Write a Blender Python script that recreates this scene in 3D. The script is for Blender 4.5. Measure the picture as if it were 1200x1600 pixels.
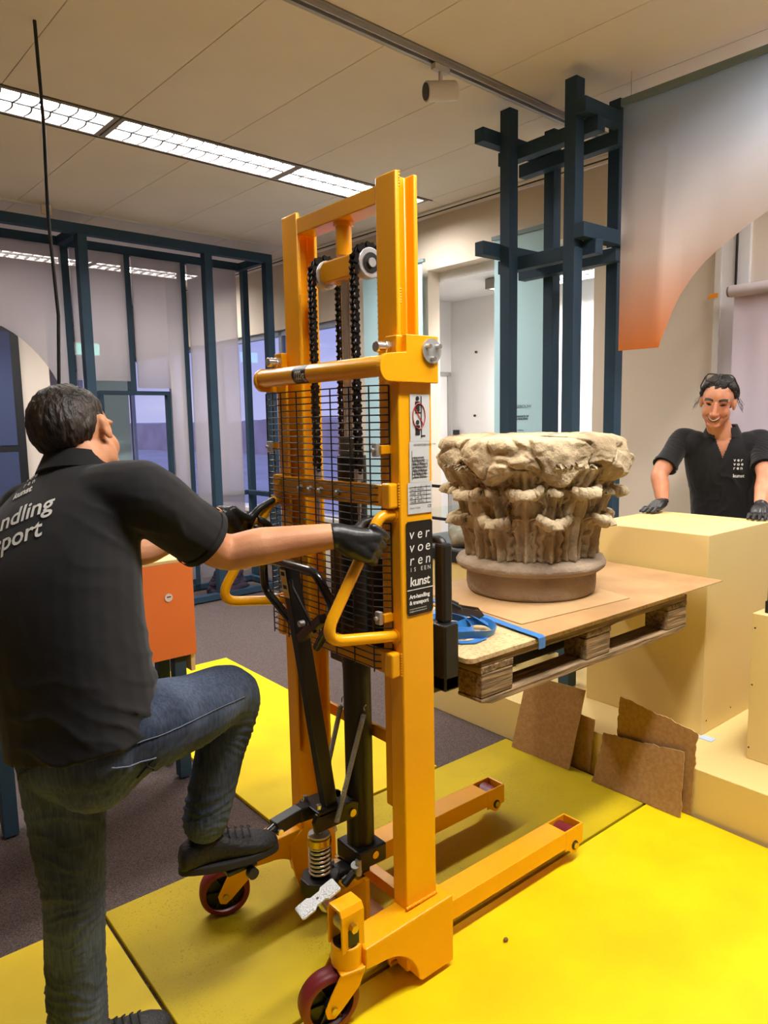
import bpy, bmesh, math, random
import numpy as np
from mathutils import Vector, Matrix, noise
from mathutils.bvhtree import BVHTree

for o in list(bpy.data.objects):
    bpy.data.objects.remove(o)
SC = bpy.context.scene
COL = SC.collection
PI = math.pi

# ------------------------------------------------------------------ camera
def cam_axes(yaw, pitch, roll):
    f = Vector((math.cos(pitch)*math.cos(yaw), math.cos(pitch)*math.sin(yaw), -math.sin(pitch)))
    r = Vector((math.sin(yaw), -math.cos(yaw), 0)); d = f.cross(r)
    return (math.cos(roll)*r + math.sin(roll)*d, -math.sin(roll)*r + math.cos(roll)*d, f)
cr, cd, cf = cam_axes(math.radians(50.76), math.radians(7.14), math.radians(1.067))
cam_data = bpy.data.cameras.new('camera')
cam = bpy.data.objects.new('camera', cam_data); COL.objects.link(cam)
m = Matrix((cr, -cd, -cf)).transposed().to_4x4(); m.translation = (0, 0, 1.62)
cam.matrix_world = m
cam_data.sensor_fit = 'VERTICAL'; cam_data.sensor_height = 36.0
cam_data.lens = 36.0*1130.5/1600.0
cam_data.clip_start = 0.02; cam_data.clip_end = 600
SC.camera = cam

# ------------------------------------------------------------------ view, world
SC.view_settings.view_transform = 'Standard'
SC.view_settings.look = 'None'
SC.view_settings.exposure = 0.36
SC.view_settings.gamma = 1.0
SC.view_settings.use_curve_mapping = False
SC.cycles.use_denoising = True
SC.cycles.max_bounces = 6
SC.cycles.diffuse_bounces = 4
SC.cycles.glossy_bounces = 3
SC.cycles.transmission_bounces = 4
SC.cycles.transparent_max_bounces = 12
SC.cycles.caustics_reflective = False
SC.cycles.caustics_refractive = False
SC.cycles.use_adaptive_sampling = True
SC.cycles.adaptive_threshold = 0.04
SC.cycles.sample_clamp_indirect = 6.0

def s2l(c):
    return tuple(((v/12.92) if v <= 0.04045 else ((v+0.055)/1.055)**2.4) for v in c)
def rgb(r, g, b):
    return s2l((r/255.0, g/255.0, b/255.0)) + (1.0,)

world = bpy.data.worlds.new('dusk_sky'); SC.world = world; world.use_nodes = True
wt = world.node_tree; wt.nodes.clear()
wo = wt.nodes.new('ShaderNodeOutputWorld'); wb = wt.nodes.new('ShaderNodeBackground')
tc = wt.nodes.new('ShaderNodeTexCoord'); sx = wt.nodes.new('ShaderNodeSeparateXYZ')
rp = wt.nodes.new('ShaderNodeValToRGB')
rp.color_ramp.elements[0].position = 0.0; rp.color_ramp.elements[0].color = rgb(176, 174, 214)
rp.color_ramp.elements[1].position = 0.35; rp.color_ramp.elements[1].color = rgb(104, 120, 190)
wn = wt.nodes.new('ShaderNodeTexNoise'); wn.inputs['Scale'].default_value = 5.0; wn.inputs['Detail'].default_value = 5
wm = wt.nodes.new('ShaderNodeMapping'); wm.inputs['Scale'].default_value = (1, 1, 4)
wr = wt.nodes.new('ShaderNodeValToRGB'); wr.color_ramp.elements[0].position = 0.48; wr.color_ramp.elements[1].position = 0.72
wx = wt.nodes.new('ShaderNodeMix'); wx.data_type = 'RGBA'; wx.inputs[7].default_value = rgb(196, 196, 220)
wt.links.new(tc.outputs['Generated'], sx.inputs[0]); wt.links.new(sx.outputs['Z'], rp.inputs[0])
wt.links.new(tc.outputs['Generated'], wm.inputs[0]); wt.links.new(wm.outputs[0], wn.inputs['Vector'])
wt.links.new(wn.outputs['Fac'], wr.inputs[0]); wt.links.new(wr.outputs[0], wx.inputs[0])
wt.links.new(rp.outputs[0], wx.inputs[6]); wt.links.new(wx.outputs[2], wb.inputs[0])
wb.inputs[1].default_value = 1.1
wt.links.new(wb.outputs[0], wo.inputs[0])

# ------------------------------------------------------------------ materials
MATS = {}
def mat(name, col, rough=0.5, metal=0.0, var=0.0, vscale=6.0, col2=None, bump=0.0, bscale=60.0, spec=0.5, coat=0.0, stretch=None, detail=3.0, transl=0.0, sheen=0.0, lo=0.35, hi=0.65):
    if name in MATS: return MATS[name]
    M = bpy.data.materials.new(name); M.use_nodes = True
    nt = M.node_tree; b = nt.nodes['Principled BSDF']
    b.inputs['Base Color'].default_value = col
    b.inputs['Roughness'].default_value = rough
    b.inputs['Metallic'].default_value = metal
    b.inputs['Specular IOR Level'].default_value = spec
    if coat: b.inputs['Coat Weight'].default_value = coat; b.inputs['Coat Roughness'].default_value = 0.15
    if sheen: b.inputs['Sheen Weight'].default_value = sheen
    t = nt.nodes.new('ShaderNodeTexCoord'); mp = nt.nodes.new('ShaderNodeMapping')
    nt.links.new(t.outputs['Object'], mp.inputs[0])
    if stretch: mp.inputs['Scale'].default_value = stretch
    if var or col2:
        n = nt.nodes.new('ShaderNodeTexNoise'); n.inputs['Scale'].default_value = vscale; n.inputs['Detail'].default_value = min(detail, 5)
        nt.links.new(mp.outputs[0], n.inputs['Vector'])
        r = nt.nodes.new('ShaderNodeValToRGB')
        r.color_ramp.elements[0].position = lo; r.color_ramp.elements[1].position = hi
        c2 = col2 if col2 else tuple(min(1, c*(1-var)) for c in col[:3]) + (1,)
        r.color_ramp.elements[0].color = col; r.color_ramp.elements[1].color = c2
        nt.links.new(n.outputs['Fac'], r.inputs[0]); nt.links.new(r.outputs[0], b.inputs['Base Color'])
    if bump:
        n2 = nt.nodes.new('ShaderNodeTexNoise'); n2.inputs['Scale'].default_value = bscale; n2.inputs['Detail'].default_value = 2.5
        nt.links.new(mp.outputs[0], n2.inputs['Vector'])
        bp = nt.nodes.new('ShaderNodeBump'); bp.inputs['Strength'].default_value = bump; bp.inputs['Distance'].default_value = 0.01
        nt.links.new(n2.outputs['Fac'], bp.inputs['Height']); nt.links.new(bp.outputs[0], b.inputs['Normal'])
    MATS[name] = M
    return M

def emis(name, col, st):
    if name in MATS: return MATS[name]
    M = bpy.data.materials.new(name); M.use_nodes = True; nt = M.node_tree
    b = nt.nodes['Principled BSDF']; b.inputs['Base Color'].default_value = col
    b.inputs['Emission Color'].default_value = col; b.inputs['Emission Strength'].default_value = st
    MATS[name] = M; return M

def scrim(name, col, alpha, col_low=None, zlo=0, zhi=1, alpha_low=None, wcol=None):
    """thin printed voile: part of the light passes straight through"""
    M = bpy.data.materials.new(name); M.use_nodes = True; nt = M.node_tree; nt.nodes.clear()
    o = nt.nodes.new('ShaderNodeOutputMaterial'); mx = nt.nodes.new('ShaderNodeMixShader')
    tr = nt.nodes.new('ShaderNodeBsdfTransparent'); ad = nt.nodes.new('ShaderNodeMixShader')
    di = nt.nodes.new('ShaderNodeBsdfDiffuse'); tl = nt.nodes.new('ShaderNodeBsdfTranslucent')
    ad.inputs[0].default_value = 0.55
    nt.links.new(di.outputs[0], ad.inputs[1]); nt.links.new(tl.outputs[0], ad.inputs[2])
    nt.links.new(tr.outputs[0], mx.inputs[1]); nt.links.new(ad.outputs[0], mx.inputs[2]); nt.links.new(mx.outputs[0], o.inputs[0])
    mx.inputs[0].default_value = alpha
    if col_low:
        g = nt.nodes.new('ShaderNodeNewGeometry'); s = nt.nodes.new('ShaderNodeSeparateXYZ')
        mr = nt.nodes.new('ShaderNodeMapRange'); mr.inputs[1].default_value = zlo; mr.inputs[2].default_value = zhi
        r = nt.nodes.new('ShaderNodeValToRGB')
        r.color_ramp.elements[0].color = col_low; r.color_ramp.elements[1].color = col
        e = r.color_ramp.elements.new(0.38); e.color = wcol or col
        nt.links.new(g.outputs['Position'], s.inputs[0]); nt.links.new(s.outputs['Z'], mr.inputs[0])
        nt.links.new(mr.outputs[0], r.inputs[0])
        nt.links.new(r.outputs[0], di.inputs[0]); nt.links.new(r.outputs[0], tl.inputs[0])
    else:
        di.inputs[0].default_value = col; tl.inputs[0].default_value = col
    MATS[name] = M; return M

def glass(name, col, alpha=0.12, rough=0.02):
    M = bpy.data.materials.new(name); M.use_nodes = True; nt = M.node_tree; nt.nodes.clear()
    o = nt.nodes.new('ShaderNodeOutputMaterial'); mx = nt.nodes.new('ShaderNodeMixShader')
    tr = nt.nodes.new('ShaderNodeBsdfTransparent'); tr.inputs[0].default_value = col
    gl = nt.nodes.new('ShaderNodeBsdfGlossy'); gl.inputs['Roughness'].default_value = rough
    lw = nt.nodes.new('ShaderNodeLayerWeight'); lw.inputs[0].default_value = 0.5
    pw = nt.nodes.new('ShaderNodeMath'); pw.operation = 'POWER'; pw.inputs[1].default_value = 4.0
    fr = nt.nodes.new('ShaderNodeMath'); fr.operation = 'MULTIPLY_ADD'; fr.inputs[1].default_value = 0.45; fr.inputs[2].default_value = 0.035
    nt.links.new(lw.outputs['Facing'], pw.inputs[0]); nt.links.new(pw.outputs[0], fr.inputs[0])
    nt.links.new(fr.outputs[0], mx.inputs[0]); nt.links.new(tr.outputs[0], mx.inputs[1]); nt.links.new(gl.outputs[0], mx.inputs[2])
    nt.links.new(mx.outputs[0], o.inputs[0]); MATS[name] = M; return M

# ------------------------------------------------------------------ mesh helpers
TH = math.radians(2.64)                      # the room is turned a little against the stacker
ROOM = Matrix.Rotation(TH, 4, 'Z')
IDM = Matrix.Identity(4)

def wloc(o):
    v = Vector((0, 0, 0))
    while o is not None:
        v += o.location; o = o.parent
    return v

def frame_from(d, up=(0, 0, 1)):
    d = Vector(d).normalized(); u = Vector(up)
    if abs(d.dot(u)) > 0.98: u = Vector((1, 0, 0))
    a = u.cross(d).normalized(); b = d.cross(a).normalized()
    return a, b, d

class MB:
    def __init__(self, T=IDM):
        self.v = []; self.f = []; self.T = T
    def add(self, vs, fs):
        n = len(self.v)
        self.v += [self.T @ Vector(p) for p in vs]
        self.f += [tuple(i+n for i in f) for f in fs]
        return self
    def box(self, x0, x1, y0, y1, z0, z1):
        vs = [(x0,y0,z0),(x1,y0,z0),(x1,y1,z0),(x0,y1,z0),(x0,y0,z1),(x1,y0,z1),(x1,y1,z1),(x0,y1,z1)]
        return self.add(vs, [(0,3,2,1),(4,5,6,7),(0,1,5,4),(1,2,6,5),(2,3,7,6),(3,0,4,7)])
    def bar(self, p, q, w, h, up=(0,0,1)):
        p = Vector(p); q = Vector(q); a, b, d = frame_from(q-p, up)
        vs = []
        for c in (p, q):
            for s, t in ((-1,-1),(1,-1),(1,1),(-1,1)):
                vs.append(c + a*s*w/2 + b*t*h/2)
        return self.add(vs, [(0,3,2,1),(4,5,6,7),(0,1,5,4),(1,2,6,5),(2,3,7,6),(3,0,4,7)])
    def cyl(self, p, q, r, r2=None, n=16, caps=True):
        p = Vector(p); q = Vector(q); a, b, d = frame_from(q-p); r2 = r if r2 is None else r2
        vs = []; fs = []
        for c, rr in ((p, r), (q, r2)):
            for i in range(n):
                t = 2*PI*i/n; vs.append(c + a*math.cos(t)*rr + b*math.sin(t)*rr)
        for i in range(n):
            j = (i+1) % n; fs.append((i, j, n+j, n+i))
        if caps: fs += [tuple(range(n-1, -1, -1)), tuple(range(n, 2*n))]
        return self.add(vs, fs)
    def tube(self, pts, r, n=8, closed=False, caps=True, rs=None):
        pts = [Vector(p) for p in pts]; m = len(pts); vs = []; fs = []
        prev = None
        for k in range(m):
            if closed: d = pts[(k+1) % m]-pts[k-1]
            else: d = pts[min(k+1, m-1)]-pts[max(k-1, 0)]
            d.normalize()
            if prev is None: a, b, _ = frame_from(d)
            else:
                a = prev - d*prev.dot(d)
                if a.length < 1e-6: a, b, _ = frame_from(d)
                a.normalize(); b = d.cross(a)
            prev = a
            rr = rs[k] if rs else r
            for i in range(n):
                t = 2*PI*i/n; vs.append(pts[k]+a*math.cos(t)*rr+b*math.sin(t)*rr)
        for k in range(m if closed else m-1):
            k2 = (k+1) % m
            for i in range(n):
                j = (i+1) % n; fs.append((k*n+i, k*n+j, k2*n+j, k2*n+i))
        if caps and not closed: fs += [tuple(range(n-1, -1, -1)), tuple(range((m-1)*n, m*n))]
        return self.add(vs, fs)
    def prism(self, poly, axis, a0, a1):
        """poly in the two other axes (cyclic order); extruded along axis 'x','y','z'"""
        n = len(poly); vs = []
        for a in (a0, a1):
            for (u, w) in poly:
                vs.append({'x': (a, u, w), 'y': (u, a, w), 'z': (u, w, a)}[axis])
        fs = [tuple(range(n-1, -1, -1)), tuple(range(n, 2*n))]
        for i in range(n):
            j = (i+1) % n; fs.append((i, j, n+j, n+i))
        return self.add(vs, fs)
    def lathe(self, prof, c, n=32, caps=True):
        vs = []; fs = []; m = len(prof)
        for (r, z) in prof:
            for i in range(n):
                t = 2*PI*i/n; vs.append((c[0]+r*math.cos(t), c[1]+r*math.sin(t), c[2]+z))
        for k in range(m-1):
            for i in range(n):
                j = (i+1) % n; fs.append((k*n+i, k*n+j, (k+1)*n+j, (k+1)*n+i))
        if caps: fs += [tuple(range(n-1, -1, -1)), tuple(range((m-1)*n, m*n))]
        return self.add(vs, fs)
    def ball(self, c, rx, ry=None, rz=None, n=16, m=10, R=None):
        ry = rx if ry is None else ry; rz = rx if rz is None else rz
        c = Vector(c); vs = [Vector((0, 0, -rz))]
        for k in range(1, m):
            ph = -PI/2+PI*k/m
            for i in range(n):
                t = 2*PI*i/n; vs.append(Vector((rx*math.cos(ph)*math.cos(t), ry*math.cos(ph)*math.sin(t), rz*math.sin(ph))))
        vs.append(Vector((0, 0, rz))); fs = []
        for i in range(n):
            j = (i+1) % n; fs.append((0, 1+j, 1+i)); fs.append((len(vs)-1, 1+(m-2)*n+i, 1+(m-2)*n+j))
        for k in range(m-2):
            for i in range(n):
                j = (i+1) % n; fs.append((1+k*n+i, 1+k*n+j, 1+(k+1)*n+j, 1+(k+1)*n+i))
        if R is not None: vs = [R @ v for v in vs]
        return self.add([c+v for v in vs], fs)
    def loft(self, rings, cap=True):
        n = len(rings[0]); vs = [p for r in rings for p in r]; fs = []
        for k in range(len(rings)-1):
            for i in range(n):
                j = (i+1) % n; fs.append((k*n+i, k*n+j, (k+1)*n+j, (k+1)*n+i))
        if cap: fs += [tuple(range(n-1, -1, -1)), tuple(range((len(rings)-1)*n, len(rings)*n))]
        return self.add(vs, fs)
    def build(self, name, material, parent=None, smooth=None, bevel=0.0, fix=True, segs=2):
        me = bpy.data.meshes.new(name)
        off = wloc(parent) if parent is not None else Vector((0, 0, 0))
        me.from_pydata([tuple(p-off) for p in self.v], [], self.f)
        if fix:
            bm = bmesh.new(); bm.from_mesh(me); bmesh.ops.recalc_face_normals(bm, faces=bm.faces); bm.to_mesh(me); bm.free()
        return link(name, me, material, parent, smooth, bevel, segs)

def link(name, me, material, parent=None, smooth=None, bevel=0.0, segs=2):
    o = bpy.data.objects.new(name, me); COL.objects.link(o)
    if material is not None: me.materials.append(material)
    if parent is not None: o.parent = parent
    if smooth is not None:
        me.polygons.foreach_set('use_smooth', [True]*len(me.polygons))
        if smooth < 180: me.set_sharp_from_angle(angle=math.radians(smooth))
    if bevel:
        b = o.modifiers.new('edge', 'BEVEL'); b.width = bevel; b.segments = segs; b.limit_method = 'ANGLE'; b.angle_limit = math.radians(40)
    return o

def tag(o, label, cat, group=None):
    o['label'] = label; o['category'] = cat
    if group: o['group'] = group
    return o
def thing(name, loc, label, cat, group=None):
    o = bpy.data.objects.new(name, None); COL.objects.link(o); o.location = loc; o.empty_display_size = 0.1
    return tag(o, label, cat, group)
def struct(o):
    o['kind'] = 'structure'; return o
def dup(o, parent=None, loc=None):
    c = o.copy(); COL.objects.link(c); c.parent = parent
    if loc is not None: c.location = loc
    for ch in list(o.children): dup(ch, c)
    return c

def arc_path(pts, rad, n=6):
    """polyline with rounded corners"""
    pts = [Vector(p) for p in pts]; out = [pts[0]]
    rads = rad if isinstance(rad, (list, tuple)) else [rad]*(len(pts)-2)
    for k in range(1, len(pts)-1):
        p, c, q = pts[k-1], pts[k], pts[k+1]
        a = (p-c).normalized(); b = (q-c).normalized(); r = rads[k-1]
        ang = a.angle(b); t = min(r/math.tan(ang/2), 0.48*(p-c).length, 0.48*(q-c).length)
        s = c+a*t; e = c+b*t
        for i in range(n+1):
            u = i/n; out.append((1-u)**2*s+2*u*(1-u)*c+u*u*e)
    out.append(pts[-1]); return out

def text_mesh(body, size, align='LEFT', shear=0.0, spacing=1.0, bold=0.0, line=1.0):
    cu = bpy.data.curves.new('lettering', 'FONT'); cu.body = body; cu.size = size; cu.align_x = align
    cu.shear = shear; cu.space_character = spacing; cu.offset = bold; cu.space_line = line; cu.resolution_u = 3
    ob = bpy.data.objects.new('lettering', cu); COL.objects.link(ob)
    dg = bpy.context.evaluated_depsgraph_get(); dg.update()
    me = bpy.data.meshes.new_from_object(ob.evaluated_get(dg))
    bpy.data.objects.remove(ob); bpy.data.curves.remove(cu)
    return me
def flat_text(name, body, size, origin, e1, e2, material, parent, align='LEFT', shear=0.0, spacing=1.0, bold=0.0, line=1.0, lift=0.0):
    me = text_mesh(body, size, align, shear, spacing, bold, line)
    O = Vector(origin)-wloc(parent); e1 = Vector(e1); e2 = Vector(e2); nrm = e1.cross(e2)
    for v in me.vertices:
        c = v.co.copy(); v.co = O+e1*c.x+e2*c.y+nrm*lift
    return link(name, me, material, parent)
def wrap_text(name, body, size, origin, e1, e2, target_bvh, material, parent, align='LEFT', shear=0.0, spacing=1.0, bold=0.0, line=1.0, lift=0.0015):
    """letters printed on a curved cloth: every vertex is dropped on the surface along -normal"""
    me = text_mesh(body, size, align, shear, spacing, bold, line)
    bm = bmesh.new(); bm.from_mesh(me); bmesh.ops.triangulate(bm, faces=bm.faces)
    bmesh.ops.subdivide_edges(bm, edges=[e for e in bm.edges if e.calc_length() > size*0.25], cuts=2)
    O = Vector(origin); e1 = Vector(e1).normalized(); e2 = Vector(e2).normalized(); nrm = e1.cross(e2).normalized()
    off = wloc(parent)
    for v in bm.verts:
        p = O+e1*v.co.x+e2*v.co.y
        hit = target_bvh.ray_cast(p+nrm*0.25, -nrm, 0.6)
        if hit[0] is not None: p = hit[0]+nrm*lift+hit[1]*lift
        v.co = p-off
    bm.to_mesh(me); bm.free()
    return link(name, me, material, parent)

def evaluated_mesh(o):
    dg = bpy.context.evaluated_depsgraph_get(); dg.update()
    return bpy.data.meshes.new_from_object(o.evaluated_get(dg))

def fuse(mb, voxel, smooth=4, fac=0.5, disp=None):
    """union of overlapping closed shells as ONE continuous surface (voxel remesh + smoothing)"""
    me = bpy.data.meshes.new('fuse'); me.from_pydata([tuple(p) for p in mb.v], [], mb.f)
    bm = bmesh.new(); bm.from_mesh(me); bmesh.ops.recalc_face_normals(bm, faces=bm.faces); bm.to_mesh(me); bm.free()
    o = bpy.data.objects.new('fuse', me); COL.objects.link(o)
    r = o.modifiers.new('r', 'REMESH'); r.mode = 'VOXEL'; r.voxel_size = voxel; r.adaptivity = 0.0
    if smooth:
        s = o.modifiers.new('s', 'SMOOTH'); s.factor = fac; s.iterations = smooth
    out = evaluated_mesh(o)
    bpy.data.objects.remove(o); bpy.data.meshes.remove(me)
    if disp is not None:
        nv = len(out.vertices); co = np.empty(nv*3); out.vertices.foreach_get('co', co); co = co.reshape(-1, 3)
        no = np.empty(nv*3); out.vertices.foreach_get('normal', no); no = no.reshape(-1, 3)
        co = co+no*disp(co, no)[:, None]; out.vertices.foreach_set('co', co.ravel()); out.update()
    return out
def place_mesh(name, me, material, parent, smooth=180):
    off = wloc(parent)
    me.transform(Matrix.Translation(-off))
    return link(name, me, material, parent, smooth)
# ------------------------------------------------------------------ palette
M_carpet = mat('carpet_grey_brown', rgb(118, 104, 100), 0.95, col2=rgb(78, 68, 68), vscale=190, bump=0.6, bscale=420, detail=3, spec=0.1)
M_ceil = mat('ceiling_board', rgb(238, 226, 210), 0.9, var=0.05, vscale=2.0, bump=0.05, bscale=300, spec=0.2)
M_gap = mat('ceiling_void', rgb(70, 64, 58), 0.9)
M_wall = mat('wall_beige', rgb(226, 212, 194), 0.85, var=0.03, vscale=1.5, spec=0.2)
M_wallw = mat('wall_white', rgb(240, 238, 238), 0.8, var=0.03, vscale=1.2, spec=0.2)
M_trim = mat('trim_offwhite', rgb(222, 216, 208), 0.6)
M_track = mat('track_grey', rgb(176, 172, 168), 0.5, metal=0.2)
M_dark = mat('black_plastic', rgb(22, 22, 23), 0.5)
M_blue = mat('blue_painted_timber', rgb(44, 68, 88), 0.65, var=0.12, vscale=3, spec=0.3)
M_cream = mat('cream_painted_mdf', rgb(232, 206, 138), 0.6, var=0.03, vscale=1.3, spec=0.35)
M_ypan = mat('yellow_panel_paint', rgb(240, 212, 4), 0.5, col2=rgb(230, 196, 4), vscale=2.5, bump=0.03, bscale=250, spec=0.25)

def yellow_worn_shaded():
    M = mat('yellow_panel_worn_shaded', rgb(206, 180, 10), 0.6, col2=rgb(178, 156, 16), vscale=2.2, bump=0.05, bscale=300, spec=0.25, lo=0.3, hi=0.7)  # tone lowered for wear and for the stacker's shade painted into the colour
    nt = M.node_tree; b = nt.nodes['Principled BSDF']
    src = b.inputs['Base Color'].links[0].from_socket
    n = nt.nodes.new('ShaderNodeTexNoise'); n.inputs['Scale'].default_value = 160; n.inputs['Detail'].default_value = 2
    r = nt.nodes.new('ShaderNodeValToRGB'); r.color_ramp.elements[0].position = 0.58; r.color_ramp.elements[1].position = 0.74
    n2 = nt.nodes.new('ShaderNodeTexNoise'); n2.inputs['Scale'].default_value = 3.2; n2.inputs['Detail'].default_value = 5
    r2 = nt.nodes.new('ShaderNodeValToRGB'); r2.color_ramp.elements[0].position = 0.42; r2.color_ramp.elements[1].position = 0.72
    mu = nt.nodes.new('ShaderNodeMath'); mu.operation = 'MULTIPLY'
    mx = nt.nodes.new('ShaderNodeMix'); mx.data_type = 'RGBA'; mx.inputs[7].default_value = rgb(120, 106, 30)
    t = nt.nodes.new('ShaderNodeTexCoord')
    nt.links.new(t.outputs['Object'], n.inputs['Vector']); nt.links.new(t.outputs['Object'], n2.inputs['Vector'])
    nt.links.new(n.outputs['Fac'], r.inputs[0]); nt.links.new(n2.outputs['Fac'], r2.inputs[0])
    nt.links.new(r.outputs[0], mu.inputs[0]); nt.links.new(r2.outputs[0], mu.inputs[1]); nt.links.new(mu.outputs[0], mx.inputs[0])
    nt.links.new(src, mx.inputs[6]); nt.links.new(mx.outputs[2], b.inputs['Base Color'])
    return M
M_ypanw = yellow_worn_shaded()

# ------------------------------------------------------------------ room shell (room frame: x along the fork direction)
XB, XL, YF, YN, ZC = 4.53, -4.2, 13.0, -3.2, 3.3
flr = MB(ROOM).box(XL-.1, XB+.14, YN-.1, YF+.1, -0.12, -0.012)
flr.box(XB+.14, 5.65, 2.2, 5.22, -0.12, -0.012)
struct(flr.build('floor', M_carpet))
ceil = struct(MB(ROOM).box(XL-.1, XB+.14, YN-.1, YF+.1, ZC+0.08, ZC+0.18).build('ceiling', M_gap))
# ceiling boards with fine joints
rows = [(-3.2, 0.48), (0.80, 2.47), (2.575, 4.075), (4.405, 5.99), (6.03, 7.66), (8.02, 13.0)]
cmesh = {}
for (y0, y1) in rows:
    x = XL
    k = 0
    while x < XB-0.02:
        w = 0.564+0.6-0.6 if False else 0.6
        x1 = min(x+w, XB)
        if k == 0: x1 = XL+0.564+0.6*0+0.0
        key = (y0, round(x1-x, 3))
        if key not in cmesh:
            o = MB(IDM).box(0.0015, x1-x-0.0015, 0.0015, y1-y0-0.0015, 0, 0.02).build('ceiling_panel', M_ceil, bevel=0.0015, segs=1)
            cmesh[key] = o
        else:
            o = cmesh[key].copy(); COL.objects.link(o)
        o.parent = ceil; o.location = ROOM @ Vector((x, y0, ZC)); o.rotation_euler = (0, 0, TH)
        x = x1; k += 1
fill = [(4.075, 4.405, XL, .558), (4.075, 4.405, 4.178, XB), (.48, .80, XL, .596), (.48, .80, 4.204, XB), (7.66, 8.02, XL, .558), (7.66, 8.02, 4.178, XB)]
for (y0, y1, x0, x1) in fill:
    MB(ROOM).box(x0, x1, y0+.001, y1-.001, ZC, ZC+.02).build('ceiling_panel', M_ceil, ceil)
# the joint trims where the long lines of the ceiling change
MB(ROOM).box(XL, XB, 5.99, 6.03, ZC-0.012, ZC+0.02).build('ceiling_joint', M_trim, ceil)
MB(ROOM).box(4.36, 4.40, YN, YF, ZC-0.014, ZC+0.004).build('ceiling_joint', M_trim, ceil)
MB(ROOM).box(4.44, 4.452, YN, YF, ZC-0.006, ZC+0.004).build('ceiling_joint', M_gap, ceil)

def wall_with_holes(name, segs, x0, x1, material):
    mb = MB(ROOM)
    for (y0, y1, z0, z1) in segs: mb.box(x0, x1, y0, y1, z0, z1)
    return struct(mb.build(name, material))
# long wall behind the plinths: alcove opening 2.86..4.44, windows further left
wall_with_holes('wall_back', [(YN, 0.0, 0, ZC), (0.0, 1.80, 0, 0.55), (0.0, 1.80, 2.95, ZC), (1.80, 2.84, 0, ZC), (2.84, 4.44, 2.88, ZC), (4.44, 5.35, 0, ZC),
                              (5.35, YF, 0, 0.62), (5.35, YF, 2.62, ZC)], XB, XB+0.14, M_wall)
struct(MB(ROOM).box(XL, XB+.14, YF, YF+0.1, 0, ZC).build('wall_far', M_wall))
struct(MB(ROOM).box(XL, 2.98, 9.4, 9.5, 0, ZC).build('wall_partition', M_wall))
struct(MB(ROOM).box(XL-.1, XL, YN, YF, 0, ZC).build('wall_left', M_wall))
struct(MB(ROOM).box(XL, XB+.14, YN-.1, YN, 0, ZC).build('wall_near', M_wall))
# white alcove behind the opening
alc = struct(MB(ROOM).box(5.55, 5.65, 2.2, 5.6, 0, 2.98).build('wall_alcove_back', M_wallw))
struct(MB(ROOM).box(XB+.14, 5.55, 2.2, 2.3, 0, 2.98).build('wall_alcove_right', M_wallw))
struct(MB(ROOM).box(XB+.14, 5.55, 5.12, 5.22, 0, 2.98).build('wall_alcove_left', M_wallw))
struct(MB(ROOM).box(XB+.14, 5.65, 2.2, 5.3, 2.80, 2.98).build('ceiling_alcove', M_wallw))
for (y, z) in ((4.78, 2.28), (4.80, 1.66)):
    MB(ROOM).cyl((5.555, y, z), (5.535, y, z), 0.012, n=10).build('wall_plug', M_dark, alc)
MB(ROOM).box(5.54, 5.55, 3.72, 3.735, 0, 2.88).build('panel_joint', M_trim, alc)
# door in the left wall of the alcove
d1 = struct(MB(ROOM).box(4.72, 5.45, 5.085, 5.12, 0.0, 2.06).build('door_1', M_wallw, bevel=0.003))
for x in (4.68, 5.45):
    MB(ROOM).box(x, x+.045, 5.07, 5.12, 0, 2.1).build('door_frame', M_track, d1)
MB(ROOM).box(4.68, 5.495, 5.07, 5.12, 2.06, 2.10).build('door_frame', M_track, d1)
rd = MB(ROOM).box(5.50, 5.53, 4.99, 5.06, 1.36, 1.52).build('card_reader', mat('reader_black', rgb(28, 28, 30), 0.4), bevel=0.006)
tag(rd, 'small black card reader box on the white alcove wall', 'card reader')

# left-hand windows in the long wall
M_alu = mat('window_aluminium', rgb(150, 156, 170), 0.4, metal=0.3)
M_glass = glass('window_glass', (0.93, 0.95, 1.0, 1))
w1 = struct(MB(ROOM).box(XB-0.06, XB+0.2, 5.35, YF, 0.60, 0.64).build('window_1', M_trim))
for y in np.arange(5.35, YF, 1.35):
    MB(ROOM).box(XB+.03, XB+.09, y, y+.06, 0.62, 2.62).build('mullion', M_alu, w1)
    MB(ROOM).box(XB+.055, XB+.063, y+.06, min(y+1.35, YF), 0.64, 2.60).build('pane', M_glass, w1)
MB(ROOM).box(XB+.03, XB+.09, 5.35, YF, 2.56, 2.62).build('window_head', M_alu, w1)
# right-hand window with roller blind
w2 = struct(MB(ROOM).box(XB-0.03, XB+0.05, 1.80, 1.99, 0, ZC-0.0).build('window_2', M_wallw))
MB(ROOM).box(XB-0.05, XB-0.03, 1.955, 1.99, 0, ZC).build('window_casing', M_trim, w2)
MB(ROOM).box(XB-0.046, XB-0.03, 1.866, 1.874, 2.33, ZC).build('blind_cord', M_dark, w2)
MB(ROOM).box(XB+.06, XB+.068, 0.0, 1.80, 0.55, 2.95).build('pane', M_glass, w2)
MB(ROOM).box(XB+.0, XB+.1, 0.0, 1.80, 2.36, 2.95).build('upper_panel', M_wall, w2)
bl = thing('roller_blind', ROOM @ Vector((4.40, 0.9, 2.3)), 'lilac white roller blind pulled down over the right window', 'blind')
MB(ROOM).cyl((4.40, 0.05, 2.33), (4.40, 1.86, 2.33), 0.034, n=20).build('roller_tube', mat('blind_tube', rgb(206, 194, 196), 0.5), bl, smooth=40)
MB(ROOM).cyl((4.40, 1.86, 2.33), (4.40, 1.872, 2.33), 0.030, n=20).build('end_cap', mat('blind_cap', rgb(120, 112, 112), 0.5), bl, smooth=40)
mb = MB(ROOM)
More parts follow.
